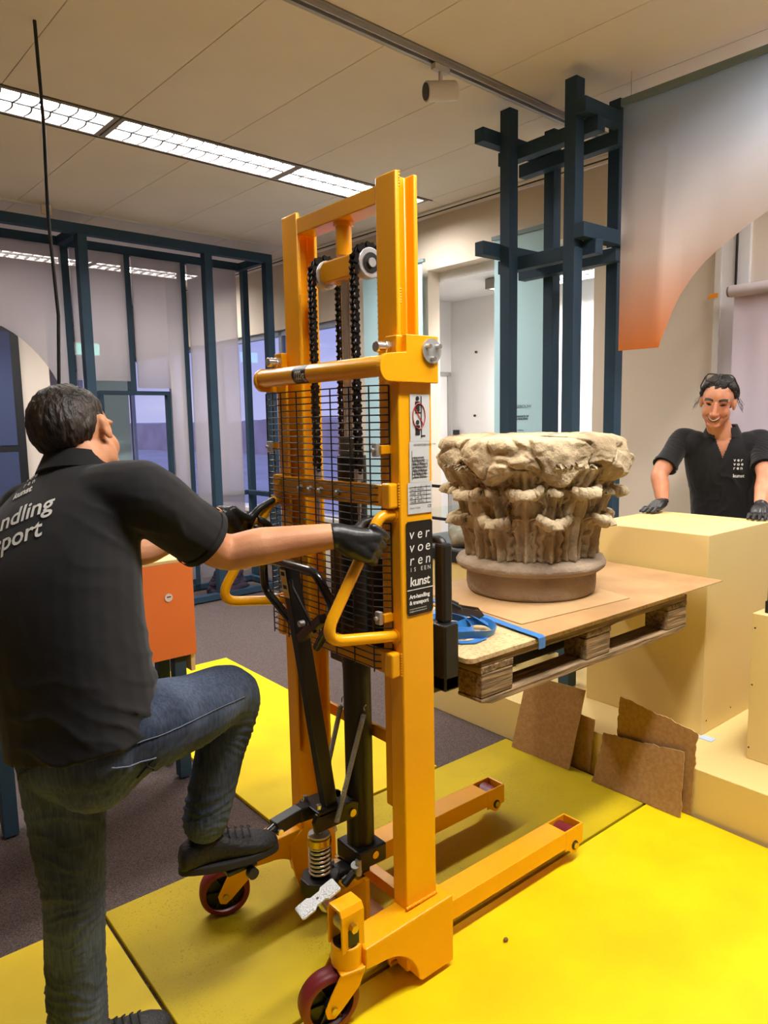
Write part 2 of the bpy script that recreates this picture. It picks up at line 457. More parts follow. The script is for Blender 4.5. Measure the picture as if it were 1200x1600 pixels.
ys = np.linspace(0.07, 1.845, 60)
prof = [(4.425+0.006*math.sin(y*19)+0.004*math.sin(y*47), y) for y in ys]
mb.prism(prof+[(x+0.0015, y) for x, y in reversed(prof)], 'z', 0.62, 2.32)
mb.build('blind_cloth', mat('blind_cloth', rgb(224, 210, 222), 0.8, var=0.03, vscale=1.0), bl, smooth=50)
tp = MB(ROOM).prism([(2.03, 2.318), (1.965, 2.318), (1.965, 2.345), (2.015, 2.345)], 'x', XB-0.0535, XB-0.0515).build('tape_strip', mat('orange_tape', rgb(240, 150, 20), 0.6))
tag(tp, 'short strip of orange tape on the beige wall beside the window', 'tape')

# view outside the windows: ground and a wooded hill line
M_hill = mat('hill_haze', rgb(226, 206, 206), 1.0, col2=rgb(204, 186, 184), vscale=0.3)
out = MB(ROOM)
random.seed(4)
hp = [(-40, -3)]
for i in range(161):
    y = -40+i*1.5
    hp.append((y, 1.9+1.1*noise.noise(Vector((y*0.05, 3, 0)))+0.5*noise.noise(Vector((y*0.4, 9, 0)))+0.25*noise.noise(Vector((y*1.7, 1, 0)))))
hp.append((200, -3))
out.prism(hp, 'x', 60, 75)
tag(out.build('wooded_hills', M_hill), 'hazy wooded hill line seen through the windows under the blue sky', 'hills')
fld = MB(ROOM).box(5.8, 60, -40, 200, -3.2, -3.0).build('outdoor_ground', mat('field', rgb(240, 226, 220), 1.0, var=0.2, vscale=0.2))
struct(fld)

# ------------------------------------------------------------------ ceiling lights, track, small ceiling things
M_fix = mat('fixture_frame', rgb(150, 140, 132), 0.5)
M_louv = mat('louvre_grey', rgb(66, 66, 68), 0.5)
M_tube = emis('tube_light', (1.0, 0.965, 0.93, 1), 60.0)
def make_light(label, group):
    t = thing('ceiling_light', (0, 0, 0), label, 'ceiling light', group)
    W, D = 1.2, 0.33
    mb = MB(); mb.box(0, W, 0, .022, -0.004, 0.075); mb.box(0, W, D-.022, D, -0.004, 0.075); mb.box(0, .03, .022, D-.022, -0.004, 0.075); mb.box(W-.03, W, .022, D-.022, -0.004, 0.075)
    mb.build('frame', M_fix, t, bevel=0.002, segs=1)
    MB().add([(.03, .022, .068), (.03, D-.022, .068), (W-.03, D-.022, .068), (W-.03, .022, .068)], [(0, 1, 2, 3)]).build('lamp_panel', M_tube, t, fix=False)
    MB().box(0, W, 0, D, .0755, .079).build('housing_back', M_fix, t)
    mb = MB(); mb.box(.03, W-.03, D/2-.009, D/2+.009, 0.0, 0.014)
    mb.build('louvre_spine', M_louv, t)
    n = 12
    for i in range(1, n):
        x = .03+(W-.06)*i/n
        for (a, b) in ((.022, D/2-.009), (D/2+.009, D-.022)):
            mb = MB()
            pr = [(x+0.012*math.sin(PI*k/6), a+(b-a)*k/6) for k in range(7)]
            mb.prism(pr+[(u+.010, v) for u, v in reversed(pr)], 'z', 0.0, 0.016)
            mb.build('louvre_blade', M_louv, t)
    return t
L0 = make_light('recessed louvred ceiling light, middle one of the visible row', 'recessed louvred ceiling lights')
def put_light(o, x, y): o.location = ROOM @ Vector((x, y, ZC)); o.rotation_euler = (0, 0, TH)
put_light(L0, 1.772, 4.075)
lab = {0.564: 'recessed louvred ceiling light at the left end of the visible row', 2.972: 'recessed louvred ceiling light just above the yellow mast'}
for x, l in lab.items():
    c = dup(L0); put_light(c, x, 4.075); c['label'] = l
for y, l in ((0.475, ['recessed louvred ceiling light over the photographer', 'recessed louvred ceiling light over the right foreground panel', 'recessed louvred ceiling light behind the printed banner']), (7.675, ['recessed louvred ceiling light behind the arched grey voile at far left', 'recessed louvred ceiling light behind the voile with the exit sign', 'recessed louvred ceiling light behind the voile near the windows'])):
    for x, ll in zip(((0.6, 1.8, 3.0) if y < 1 else (0.564, 1.772, 2.972)), l):
        c = dup(L0); put_light(c, x, y); c['label'] = ll
c = dup(L0); c.location = ROOM @ Vector((4.75, 2.9, 2.80)); c.rotation_euler = (0, 0, TH+PI/2); c['label'] = 'added louvred light that brightens the white alcove'
c.location = ROOM @ Vector((5.2, 2.9, 2.715))  # added lamp, hung here only to brighten the alcove
# slots beside the lights
for (a, b) in ((4.052, 4.066), (4.414, 4.424)):
    MB(ROOM).box(0.3, 4.2, a, b, ZC-.003, ZC+.01).build('light_slot', M_gap, ceil)
trk = thing('lighting_track', ROOM @ Vector((0, 2.52, ZC)), 'long grey lighting track across the beige ceiling', 'lighting track')
MB(ROOM).box(-2, 4.4, 2.475, 2.57, ZC-.002, ZC+.012).build('recess_plate', M_track, trk)
MB(ROOM).box(-2, 4.4, 2.49, 2.498, ZC-.022, ZC).build('track_rail', M_track, trk)
MB(ROOM).box(-2, 4.4, 2.522, 2.53, ZC-.022, ZC).build('track_rail', M_track, trk)
MB(ROOM).box(-2, 4.4, 2.498, 2.522, ZC-.006, ZC-.001).build('conductor_slot', M_dark, trk)
M_spotw = mat('spot_white', rgb(215, 208, 200), 0.45)
def spot(x, dirv, label, power):
    P = ROOM @ Vector((x, 2.51, ZC))
    t = thing('track_spotlight', P, label, 'spotlight', 'track spotlights')
    MB(ROOM).box(x-.05, x+.05, 2.494, 2.526, ZC-.05, ZC-.022).build('adapter', M_spotw, t, bevel=.003)
    MB(ROOM).cyl((x, 2.51, ZC-.05), (x, 2.51, ZC-.09), .010, n=10).build('stem', M_spotw, t, smooth=40)
    c = Vector((x, 2.51, ZC-.135)); d = Vector(dirv).normalized()
    MB(ROOM).cyl(c-d*.075, c+d*.075, .045, n=24).build('can', M_spotw, t, smooth=40, bevel=.003)
    MB(ROOM).cyl(c+d*.0755, c+d*.079, .038, n=24).build('lens', M_dark, t, smooth=40)
    if power:
        ld = bpy.data.lights.new('spot_beam', 'SPOT'); ld.energy = power; ld.spot_size = math.radians(62); ld.spot_blend = 0.7; ld.shadow_soft_size = 0.05
        ld.color = (1.0, 0.88, 0.72)
        lo = bpy.data.objects.new('spot_beam', ld); COL.objects.link(lo); lo.parent = t
        wd = ROOM.to_3x3() @ d
        lo.location = (ROOM @ (c+d*.085))-P
        lo.rotation_euler = wd.to_track_quat('-Z', 'Y').to_euler()
spot(2.66, (-0.80, 0.35, -0.12), 'white cylindrical track spotlight under the ceiling right of the mast', 0)
spot(3.75, (-0.25, -0.35, -1.0), 'white cylindrical track spotlight near the blue timber tower', 60)
spot(1.15, (0.75, -0.42, -1.2), 'white cylindrical track spotlight above the operator', 70)

cb = MB()
pts = [(0.955, 3.405, 3.30), (0.952, 3.39, 3.20), (0.955, 3.385, 2.9), (0.945, 3.38, 2.5), (0.955, 3.37, 2.1), (0.93, 3.36, 1.75), (0.92, 3.35, 1.4), (0.91, 3.34, 0.9)]
cb.tube(pts, 0.0075, n=8)
tag(cb.build('hanging_cable', M_dark, smooth=60), 'thin black cable hanging down from the ceiling on the left', 'cable')
sn = MB(ROOM).box(1.90, 1.98, 5.90, 5.915, 3.21, 3.285).build('sensor_plate', mat('sensor_beige', rgb(196, 178, 158), 0.7), bevel=.006)
tag(sn, 'small square beige plate at the top of the blue frame', 'sensor')

# ------------------------------------------------------------------ far left: screen on the end wall
scn = thing('wall_screen', ROOM @ Vector((2.0, 9.35, 0.6)), 'large dark blue wall screen in a black frame at the far left', 'screen')
MB(ROOM).box(0.9, 2.64, 9.33, 9.395, 0.45, 2.80).build('screen_frame', M_dark, scn, bevel=.004)
M_scr = mat('screen_blue', rgb(64, 72, 104), 0.25, var=0.1, vscale=1.0)
MB(ROOM).box(0.98, 2.54, 9.322, 9.332, 1.42, 2.74).build('screen_face', M_scr, scn)
MB(ROOM).box(0.98, 2.54, 9.322, 9.332, 0.52, 1.34).build('screen_face', M_scr, scn)
ex = thing('exit_sign', ROOM @ Vector((3.3, 9.3, 2.45)), 'small glowing green exit sign seen through the grey voile', 'exit sign')
MB(ROOM).box(3.42, 3.425, 9.318, 9.322, 2.66, ZC).build('hanging_rod', M_trim, ex)
MB(ROOM).box(3.28, 3.58, 9.30, 9.34, 2.50, 2.66).build('sign_box', M_trim, ex, bevel=.004)
MB(ROOM).box(3.29, 3.57, 9.292, 9.30, 2.51, 2.65).build('sign_face', emis('exit_glow', (0.25, 0.95, 0.80, 1), 2.2), ex)
# ------------------------------------------------------------------ blue timber frame with grey voile, far left
fr = thing('timber_pavilion', ROOM @ Vector((3.0, 6.2, 0)), 'large blue timber room frame with grey voile hangings on the left', 'frame')
F0, F1 = 5.95, 6.45
ZT = 3.20
def fbar(x0, x1, y0, y1, z0, z1, nm='beam'):
    return MB(ROOM).box(x0, x1, y0, y1, z0, z1).build(nm, M_blue, fr, bevel=.002, segs=1)
# posts
for x in (2.17, 3.265, 3.90): fbar(x, x+.075, F0, F0+.075, 0, ZT-.075, 'post')
for x in (2.205, 2.735, 3.27, 3.95): fbar(x, x+.062, F1, F1+.062, 0 if x != 2.735 else 1.93, ZT-.075, 'post')
fbar(0.9, 3.975, F0, F0+.075, ZT-.075, ZT)           # top front
fbar(0.9, 4.012, F1, F1+.062, ZT-.075, ZT)           # top back
fbar(3.91, 3.965, F0+.075, F1, ZT-.07, ZT)           # cross, right end
fbar(2.18, 2.24, F0+.075, F1, ZT-.07, ZT)
fbar(2.255, 3.975, F0, F0+.075, 0, .055)             # bottom front
fbar(2.4, 4.012, F1, F1+.062, 0, .055)
fbar(3.91, 3.965, F0+.075, F1, 0, .05)
fbar(2.8, 4.012, F1+.002, F1+.06, .90, .945)         # rail at table height
fbar(3.91, 3.965, F0+.075, F1, .90, .945)
fbar(2.45, 3.115, F1-.01, F1+.05, 1.90, 1.935)       # small opening frame
fbar(2.45, 2.487, F1-.01, F1+.05, 0.0, 1.90, 'post')
fbar(3.08, 3.115, F1-.01, F1+.05, 0.0, 1.90, 'post')

M_voile = scrim('grey_voile', rgb(220, 214, 220), 0.62)
def sheet(name, poly, y, material, label, cat, wav=0.006):
    """thin hanging cloth in the plane y = const (room frame), outline poly (x, z), 1.5 mm thick"""
    bm = bmesh.new(); vs = [bm.verts.new((p[0], 0, p[1])) for p in poly]; bm.faces.new(vs)
    xs = [p[0] for p in poly]; x0, x1 = min(xs), max(xs)
    for k in range(1, 24):
        xx = x0+(x1-x0)*k/24
        bmesh.ops.bisect_plane(bm, geom=bm.verts[:]+bm.edges[:]+bm.faces[:], plane_co=(xx, 0, 0), plane_no=(1, 0, 0))
    me = bpy.data.meshes.new(name)
    for v in bm.verts:
        v.co = ROOM @ Vector((v.co.x, y+wav*math.sin(v.co.x*9)+wav*.6*math.sin(v.co.x*23+1), v.co.z))
    bm.to_mesh(me); bm.free()
    o = link(name, me, material, None, 180)
    sol = o.modifiers.new('thick', 'SOLIDIFY'); sol.thickness = 0.0012
    return tag(o, label, cat)
arc = [(2.02-1.12*math.cos(t), 1.35+1.12*math.sin(t)) for t in np.linspace(PI, PI/2, 18)]
# left voile with the round arch opening
arcL = [(1.32+0.88*math.cos(t), 1.55+0.98*math.sin(t)) for t in np.linspace(0, PI/2, 18)]
sheet('voile_hanging', [(2.20, 0.3), (2.20, ZT-.08), (0.9, ZT-.08), (0.9, 2.53)]+list(reversed(arcL))+[(2.20, 0.3)][:0], F1-.02, M_voile, 'grey voile with a round arch cut out, at the far left', 'voile')
sheet('voile_hanging', [(2.27, 2.02), (2.735, 2.02), (2.735, ZT-.08), (2.27, ZT-.08)], F1-.02, M_voile, 'narrow grey voile panel with the exit sign glowing behind it', 'voile')
sheet('voile_hanging', [(2.80, 1.96), (3.12, 1.96), (3.12, .12), (3.27, .12), (3.27, ZT-.08), (2.80, ZT-.08)], F1-.02, M_voile, 'grey voile panel above the small blue opening frame', 'voile')
sheet('voile_hanging', [(3.335, .12), (3.86, .12), (3.86, ZT-.08), (3.335, ZT-.08)], F1-.02, M_voile, 'tall grey voile panel beside the open window bay', 'voile')
pb = MB(ROOM).box(2.74, 3.07, 7.3, 7.31, -.011, 2.3).build('banner', mat('banner_paleblue', rgb(176, 206, 214), 0.8))
tag(pb, 'pale blue banner behind the small opening of the blue frame', 'banner')

# dark purple cloth heap on the bottom rail
hb = MB(ROOM)
random.seed(11)
for k in range(7):
    a0 = random.uniform(0, 6); rr = 0.16-0.012*k; zz = 0.035+0.028*k
    pts = [(3.45+math.cos(a0+t)*rr*1.15+0.02*math.sin(3*t+k), 6.12+math.sin(a0+t)*rr*.75+0.015*math.cos(2*t), zz+0.012*math.sin(4*t+k)) for t in np.linspace(0, 2*PI, 22)[:-1]]
    hb.tube(pts, 0.034, n=7, closed=True)
hb.ball((3.45, 6.12, 0.09), 0.15, 0.10, 0.085)
tag(hb.build('cloth_heap', mat('purple_cloth', rgb(50, 38, 58), 0.95, var=0.3, vscale=30, bump=.3, bscale=200), smooth=60), 'heap of dark purple cloth lying on the rail of the blue frame', 'cloth')

# ------------------------------------------------------------------ orange panel stand behind the operator
cab = thing('information_stand', (0.95, 3.1, 0), 'orange information stand on blue legs behind the operator', 'stand')
MB().box(0.5, 1.355, 3.03, 3.05, .585, 1.015).build('front_panel', mat('orange_paint', rgb(240, 128, 62), 0.55, var=.04, vscale=2), cab, bevel=.002)
MB().box(0.5, 1.36, 3.03, 3.34, 1.015, 1.03).build('top_board', mat('ply_edge', rgb(228, 196, 140), 0.6), cab, bevel=.002)
mb = MB(); mb.prism([(3.052, .50), (3.34, .50), (3.34, 1.0), (3.052, 1.0)], 'x', 1.335, 1.355)
mb.build('side_board', mat('ply_edge', rgb(228, 196, 140)), cab)
MB().box(0.52, 1.33, 3.30, 3.32, .52, .95).build('back_board', M_cream, cab)
for (x, y) in ((1.26, 3.06), (0.52, 3.06), (1.26, 3.25), (0.52, 3.25)):
    MB().box(x, x+.055, y, y+.055, 0, .585 if y < 3.2 else .52).build('leg', M_blue, cab, bevel=.002)
bt = MB().cyl((1.235, 3.03, .865), (1.235, 3.024, .865), .018, n=20).build('round_badge', mat('badge_white', rgb(230, 224, 224), .4), cab, smooth=40)
MB().box(1.226, 1.245, 3.0225, 3.0245, .866, .871).build('badge_mark', mat('badge_dark', rgb(120, 40, 40), .5), bt)

# ------------------------------------------------------------------ blue timber tower on the platform
tw = thing('timber_tower', (3.3, 2.48, .2), 'open blue timber tower with crossing beams beside the orange grey banner', 'tower')
AX, CX, AY, BY = 3.07, 3.44, 2.66, 2.245
PW = .068
for (x, y, z1) in ((AX, AY, 3.235), (AX, BY, 3.245), (CX, AY, 3.215), (CX, BY, 3.235)):
    MB().box(x, x+PW, y, y+PW, .2, z1).build('post', M_blue, tw, bevel=.002, segs=1)
def tbeam(x0, x1, y0, y1, z0): MB().box(x0, x1, y0, y1, z0, z0+.07).build('cross_beam', M_blue, tw, bevel=.002, segs=1)
for zz in (3.06, 2.49, .42):
    tbeam(AX+PW, AX+PW+.062, BY-.075, AY+PW+.075, zz-.071)   # along y behind the front posts
    tbeam(CX-.062, CX, BY-.03, AY+.20, zz-.071)
    tbeam(AX-.13, CX+.16, AY+PW, AY+PW+.062, zz)             # along x, far side
    if zz > 1: tbeam(AX-.01, CX+.16, BY-.062, BY, zz)        # along x, near side
# ------------------------------------------------------------------ printed banner with the round cut-out
M_print = scrim('printed_voile', rgb(192, 212, 232), 0.80, rgb(250, 160, 80), 1.955, 3.15, wcol=rgb(244, 230, 222))
arcR = [(1.805, 1.958), (1.791, 2.002), (1.768, 2.056), (1.739, 2.128), (1.702, 2.199), (1.649, 2.268), (1.589, 2.329), (1.534, 2.371), (1.474, 2.407), (1.399, 2.455), (1.315, 2.498), (1.166, 2.553), (0.979, 2.59), (0.746, 2.599), (0.513, 2.571), (0.28, 2.497), (0.093, 2.385), (-0.047, 2.236), (-0.14, 2.068), (-0.187, 1.956), (-0.42, 1.956), (-0.42, 3.149), (2.019, 3.149), (2.019, 1.959)]
bm = bmesh.new(); bm.faces.new([bm.verts.new((3.46, y, z)) for y, z in arcR])
for k in range(1, 30):
    bmesh.ops.bisect_plane(bm, geom=bm.verts[:]+bm.edges[:]+bm.faces[:], plane_co=(0, -.42+2.439*k/30, 0), plane_no=(0, 1, 0))
for v in bm.verts: v.co = ROOM @ Vector((v.co.x+.006*math.sin(v.co.y*8), v.co.y, v.co.z))
me = bpy.data.meshes.new('printed_banner'); bm.to_mesh(me); bm.free()
pbn = link('printed_banner', me, M_print, None, 180); sol = pbn.modifiers.new('thick', 'SOLIDIFY'); sol.thickness = .0012
tag(pbn, 'see-through printed banner fading from grey to orange with a round cut-out', 'banner')
bh = MB(ROOM).box(3.448, 3.472, -.42, 2.03, 3.150, 3.186).build('banner_rail', mat('rail_teal', rgb(120, 138, 142), .6), bevel=.003)
for y in (1.98, 1.2, .4, -.35): MB(ROOM).cyl((3.46, y, 3.186), (3.46, y, 3.30), .0015, n=6).build('hanging_wire', M_track, bh)
tag(bh, 'grey green ceiling rail carrying the printed banner', 'rail')

# pale blue hanging text banner in the alcove opening
M_pale = mat('banner_light', rgb(172, 206, 214), .8, var=.02, vscale=1)
tb = thing('text_banner', ROOM @ Vector((4.5, 3.42, .9)), 'pale blue hanging text banner between the posts of the blue tower', 'banner')
MB(ROOM).box(4.482, 4.486, 3.21, 3.68, .6, 2.98).build('banner_cloth', M_pale, tb)
MB(ROOM).box(4.470, 4.490, 3.19, 3.70, 2.97, 3.0).build('banner_rod', mat('rail_teal', rgb(92, 110, 114)), tb)
M_ink = mat('dark_ink', rgb(52, 70, 78), .7)
e1 = ROOM.to_3x3() @ Vector((0, -1, 0)); e2 = Vector((0, 0, 1))
flat_text('lettering', 'HET\nHOOFDGEBOUW', .0335, ROOM @ Vector((4.4805, 3.592, 1.735)), e1, e2, M_ink, tb, line=1.0)
flat_text('lettering', 'THE APPEARANCE OF\nTHE MAIN BUILDING', .0195, ROOM @ Vector((4.4805, 3.540, 1.632)), e1, e2, M_ink, tb, bold=.001, line=1.0)
flat_text('lettering', 'the museum building', .017, ROOM @ Vector((4.4805, 3.540, 1.53)), e1, e2, M_ink, tb)
tb2 = thing('text_banner', ROOM @ Vector((4.42, 4.8, .9)), 'pale blue hanging banner half hidden behind the yellow mast', 'banner')
MB(ROOM).box(4.42, 4.424, 4.40, 5.16, .5, 2.93).build('banner_cloth', M_pale, tb2)
MB(ROOM).box(4.405, 4.43, 4.37, 5.18, 2.925, 2.95).build('banner_rod', mat('rail_teal', rgb(92, 110, 114)), tb2)
MB(ROOM).box(4.417, 4.4195, 4.46, 4.80, 1.0, 2.35).build('printed_panel', mat('banner_inner', rgb(214, 224, 228), .8), tb2)

# ------------------------------------------------------------------ platform, plinths, vitrines
pf = MB().box(2.72, 3.78, -1.2, 2.95, -.012, .2).build('platform', M_cream, bevel=.003)
tag(pf, 'low cream painted platform along the yellow floor panels', 'platform')
bx = MB().box(3.035, 3.66, 1.50, 2.11, .2, 1.105).build('plinth', M_cream, bevel=.003)
tag(bx, 'tall cream plinth the smiling man leans on', 'plinth')
for (x, z) in ((3.07, .26), (3.30, .26), (3.52, .27)):
    MB().cyl((x, 1.5, z), (x, 1.4985, z), .004, n=8).build('screw_hole', M_dark, bx)
pl2 = MB().box(2.965, 3.6, .62, 1.275, .2, .82).build('plinth', M_cream, bevel=.003)
tag(pl2, 'lower cream plinth under the glass case at the right edge', 'plinth')
for (y, z) in ((1.262, .76), (1.264, .52), (1.266, .25)):
    MB().cyl((2.965, y, z), (2.9635, y, z), .0035, n=8).build('screw_hole', M_dark, pl2)
M_gl = glass('case_glass', (.90, .96, .94, 1)); M_gle = mat('glass_edge', rgb(30, 92, 82), .15, spec=.7)
vt = thing('glass_case', (3.28, .95, .82), 'glass display case with black base at the right edge of the picture', 'display case')
MB().box(3.0, 3.56, .66, 1.243, .82, .87).build('base_rim', M_dark, vt, bevel=.003)
Z1 = 1.30
for (a, b, c, d) in ((3.01, 3.018, .67, 1.233), (3.542, 3.55, .67, 1.233), (3.018, 3.542, .67, .678), (3.018, 3.542, 1.225, 1.233)):
    MB().box(a, b, c, d, .87, Z1).build('glass_pane', M_gl, vt)
MB().box(3.01, 3.55, .67, 1.233, Z1, Z1+.008).build('glass_top', M_gl, vt)
for (x, y) in ((3.006, 1.229), (3.546, 1.229), (3.006, .67), (3.546, .67)):
    MB().box(x, x+.008, y, y+.008, .87, Z1+.008).build('glass_edge', M_gle, vt)
MB().box(3.006, 3.014, .67, 1.237, Z1, Z1+.009).build('glass_edge', M_gle, vt)
MB().box(3.006, 3.55, 1.229, 1.237, Z1, Z1+.009).build('glass_edge', M_gle, vt)
# low display case behind the mast
pl3 = MB().box(3.28, 4.05, 2.98, 3.9, 0.0, .70).build('plinth', M_cream, bevel=.003)
tag(pl3, 'cream plinth under the black framed case behind the yellow mast', 'plinth')
vt2 = thing('glass_case', (3.6, 3.4, .70), 'black framed glass case with stone fragments behind the yellow mast', 'display case')
MB().box(3.27, 4.06, 2.97, 3.92, .70, .775).build('base_tray', M_dark, vt2, bevel=.003)
MB().box(3.29, 4.04, 3.0, 3.9, .775, .783).build('tray_lining', mat('felt_grey', rgb(96, 96, 98), .9), vt2)
for (x, y) in ((3.28, 3.0), (4.03, 3.0), (3.28, 3.89), (4.03, 3.89)):
    MB().box(x, x+.018, y, y+.018, .775, 1.18).build('frame_post', M_dark, vt2)
for zz in (1.18, .965):
    MB().box(3.28, 3.298, 3.0, 3.908, zz, zz+.018).build('frame_rail', M_dark, vt2)
    MB().box(3.28, 4.048, 3.0, 3.018, zz, zz+.018).build('frame_rail', M_dark, vt2)
    MB().box(4.03, 4.048, 3.0, 3.908, zz, zz+.018).build('frame_rail', M_dark, vt2)
MB().box(3.30, 4.03, 3.2, 3.89, 0.973, 0.979).build('glass_shelf', M_gl, vt2)
def rock(name, c, s, seed, label, material):
    random.seed(seed); mb = MB(); mb.ball(c, s[0], s[1], s[2], n=20, m=14)
    C = Vector(c); zmin = C.z-s[2]*.75
    nv = []
    for v in mb.v:
        d = v-C; k = 1+.30*noise.noise(v*9+Vector((seed, 0, 0)))+.12*noise.noise(v*25)
        p = C+d*k; p.z = max(p.z, zmin); nv.append(p)
    mb.v = nv; return tag(mb.build(name, material, smooth=50), label, 'stone fragment', 'stone fragments in the case')
M_bone = mat('pale_stone', rgb(226, 214, 192), .8, var=.25, vscale=25, bump=.2)
rock('stone_fragment', (3.42, 3.35, .843), (.10, .13, .08), 3, 'grey stone fragment lying in the case beside the mast', mat('grey_stone', rgb(170, 158, 140), .85, var=.3, vscale=20, bump=.3))
rock('stone_fragment', (3.40, 3.10, .885), (.035, .04, .135), 8, 'pale upright stone fragment beside the carved capital', M_bone)

# ------------------------------------------------------------------ yellow floor panels
def panel(x0, x1, y0, y1, label, material, h=.016):
    o = MB().box(x0, x1, y0, y1, -.012, h-.012).build('floor_panel', material, bevel=.002, segs=1)
    return tag(o, label, 'floor panel', 'yellow floor panels')
panel(.672, 2.69, 1.548, 2.345, 'worn yellow floor panel the pallet stacker stands on', M_ypanw)
panel(.50, 2.70, .60, 1.536, 'bright yellow floor panel in the right foreground', M_ypan)
panel(-1.4, .660, 1.40, 2.345, 'yellow floor panel under the operator standing foot', M_ypan)
panel(1.385, 2.225, 2.362, 4.495, 'bright yellow floor panel reaching back behind the operator knee', M_ypan)
# ------------------------------------------------------------------ hand pallet stacker
M_or = mat('stacker_yellow', rgb(252, 176, 6), 0.32, var=0.06, vscale=3, spec=0.5, coat=0.25, bump=0.02, bscale=25)
M_blk = mat('stacker_black', rgb(26, 25, 24), 0.42, var=0.2, vscale=8)
M_blkg = mat('stacker_black_gloss', rgb(24, 24, 25), 0.22, coat=.4)
M_chr = mat('chrome', rgb(226, 226, 228), 0.2, metal=.85)
M_stl = mat('zinc_steel', rgb(206, 208, 208), 0.42, metal=.65, var=.15, vscale=30)
M_brs = mat('brass_zinc', rgb(206, 178, 84), 0.32, metal=1.0)
M_red = mat('red_polyurethane', rgb(130, 34, 40), 0.45, var=.2, vscale=14)
M_chain = mat('oiled_chain', rgb(44, 42, 40), 0.35, metal=0.7)
M_lab = mat('label_silver', rgb(206, 208, 208), 0.4)
M_labk = mat('label_black', rgb(30, 28, 27), 0.4)
M_wht = mat('print_white', rgb(240, 240, 236), 0.5)
M_ink2 = mat('print_black', rgb(24, 24, 24), 0.6)
M_inkr = mat('print_red', rgb(200, 40, 36), 0.5)
st = thing('pallet_stacker', (1.30, 1.76, 0.004), 'yellow hand pallet stacker with raised mast and chain lift', 'pallet stacker')
F = 0.004                                     # top of the floor panel
def P(name, mb, m=None, parent=None, smooth=None, bevel=0.0, segs=2):
    return mb.build(name, m or M_or, parent or st, smooth, bevel, segs=segs)
YC = 1.76
def mir(y): return 2*YC-y
def colprof(y0, sgn):
    """C channel, opening to the middle: (x, y) outline"""
    X0, X1, W, T = 1.245, 1.362, .058, .010
    pts = [(X0, 0), (X1, 0), (X1, W), (X1-T, W), (X1-T, T), (X0+T, T), (X0+T, W), (X0, W)]
    return [(x, y0+sgn*y) for x, y in pts]
P('outer_column', MB().prism(colprof(1.455, 1), 'z', F+.03, 1.80), smooth=30, bevel=.004)
P('outer_column', MB().prism(colprof(mir(1.455), -1), 'z', F+.03, 1.80), smooth=30, bevel=.004)
def ibeam(y0, y1):
    X0, X1, T = 1.268, 1.345, .013; yc = (y0+y1)/2; w = .006
    return [(X0, y0), (X0+T, y0), (X0+T, yc-w), (X1-T, yc-w), (X1-T, y0), (X1, y0), (X1, y1), (X1-T, y1), (X1-T, yc+w), (X0+T, yc+w), (X0+T, y1), (X0, y1)]
P('inner_mast_beam', MB().prism(ibeam(1.482, 1.566), 'z', .50, 2.262), smooth=30, bevel=.004)
P('inner_mast_beam', MB().prism(ibeam(mir(1.566), mir(1.482)), 'z', .50, 2.262), smooth=30, bevel=.004)
for s in (1, -1):
    y = 1.4985 if s == 1 else mir(1.4985)
    wl = MB()
    for zz in (1.93, 2.225):
        for k in range(6): wl.ball((1.284, y+(-.012)*s, zz+k*.007), .0035, n=6, m=5)
    P('weld_bead', wl, smooth=180)
P('mast_crossbar', MB().box(1.270, 1.335, 1.566, mir(1.566), 2.195, 2.243), bevel=.003)
P('lift_post', MB().cyl((1.305, YC, 2.10), (1.305, YC, 2.195), .0235, n=20).cyl((1.305, YC, 2.183), (1.305, YC, 2.195), .03, n=20), smooth=40)
# chain head: yoke and two pulleys
yk = [(1.665, 2.045), (1.69, 2.030), (1.83, 2.030), (1.855, 2.045), (1.855, 2.075), (1.83, 2.094), (1.69, 2.094), (1.665, 2.075)]
P('chain_yoke', MB().prism(yk, 'x', 1.278, 1.340), bevel=.006)
def chain(y):
    """roller chain over the pulley; pins, rollers and link plates"""
    R = .050; zc = 2.062; xc = 1.31
    path = []
    s = .0127*1.25
    zz = 1.475
    while zz < zc: path.append((xc-R, zz)); zz += s
    n = int(PI*R/s)
    for k in range(n+1):
        t = PI-PI*k/n; path.append((xc+R*math.cos(t), zc+R*math.sin(t)))
    zz = zc-s
    while zz > 1.02: path.append((xc+R, zz)); zz -= s
    mb = MB()
    for k, (x, z) in enumerate(path):
        mb.cyl((x, y-.0125, z), (x, y+.0125, z), .0052, n=7)
        if k+1 < len(path):
            x2, z2 = path[k+1]; w = (.0118 if k % 2 else .0072)
            for sg in (-1, 1):
                d = Vector((x2-x, 0, z2-z)).normalized(); nrm = Vector((-d.z, 0, d.x)); c0 = Vector((x, y+sg*w, z)); c1 = Vector((x2, y+sg*w, z2))
                poly = []
                for (c, dd, h) in ((c0, -.006, .0), (c0, -.002, .0085), ((c0+c1)/2, 0, .0052), (c1, .002, .0085), (c1, .006, 0), (c1, .002, -.0085), ((c0+c1)/2, 0, -.0052), (c0, -.002, -.0085)):
                    poly.append(c+d*dd+nrm*h)
                off = Vector((0, .0018, 0))
                mb.add([p-off for p in poly]+[p+off for p in poly], [tuple(range(7, -1, -1)), tuple(range(8, 16))]+[(i, (i+1) % 8, 8+(i+1) % 8, 8+i) for i in range(8)])
    o = P('lift_chain', mb, M_chain); o['kind'] = 'stuff'; return o
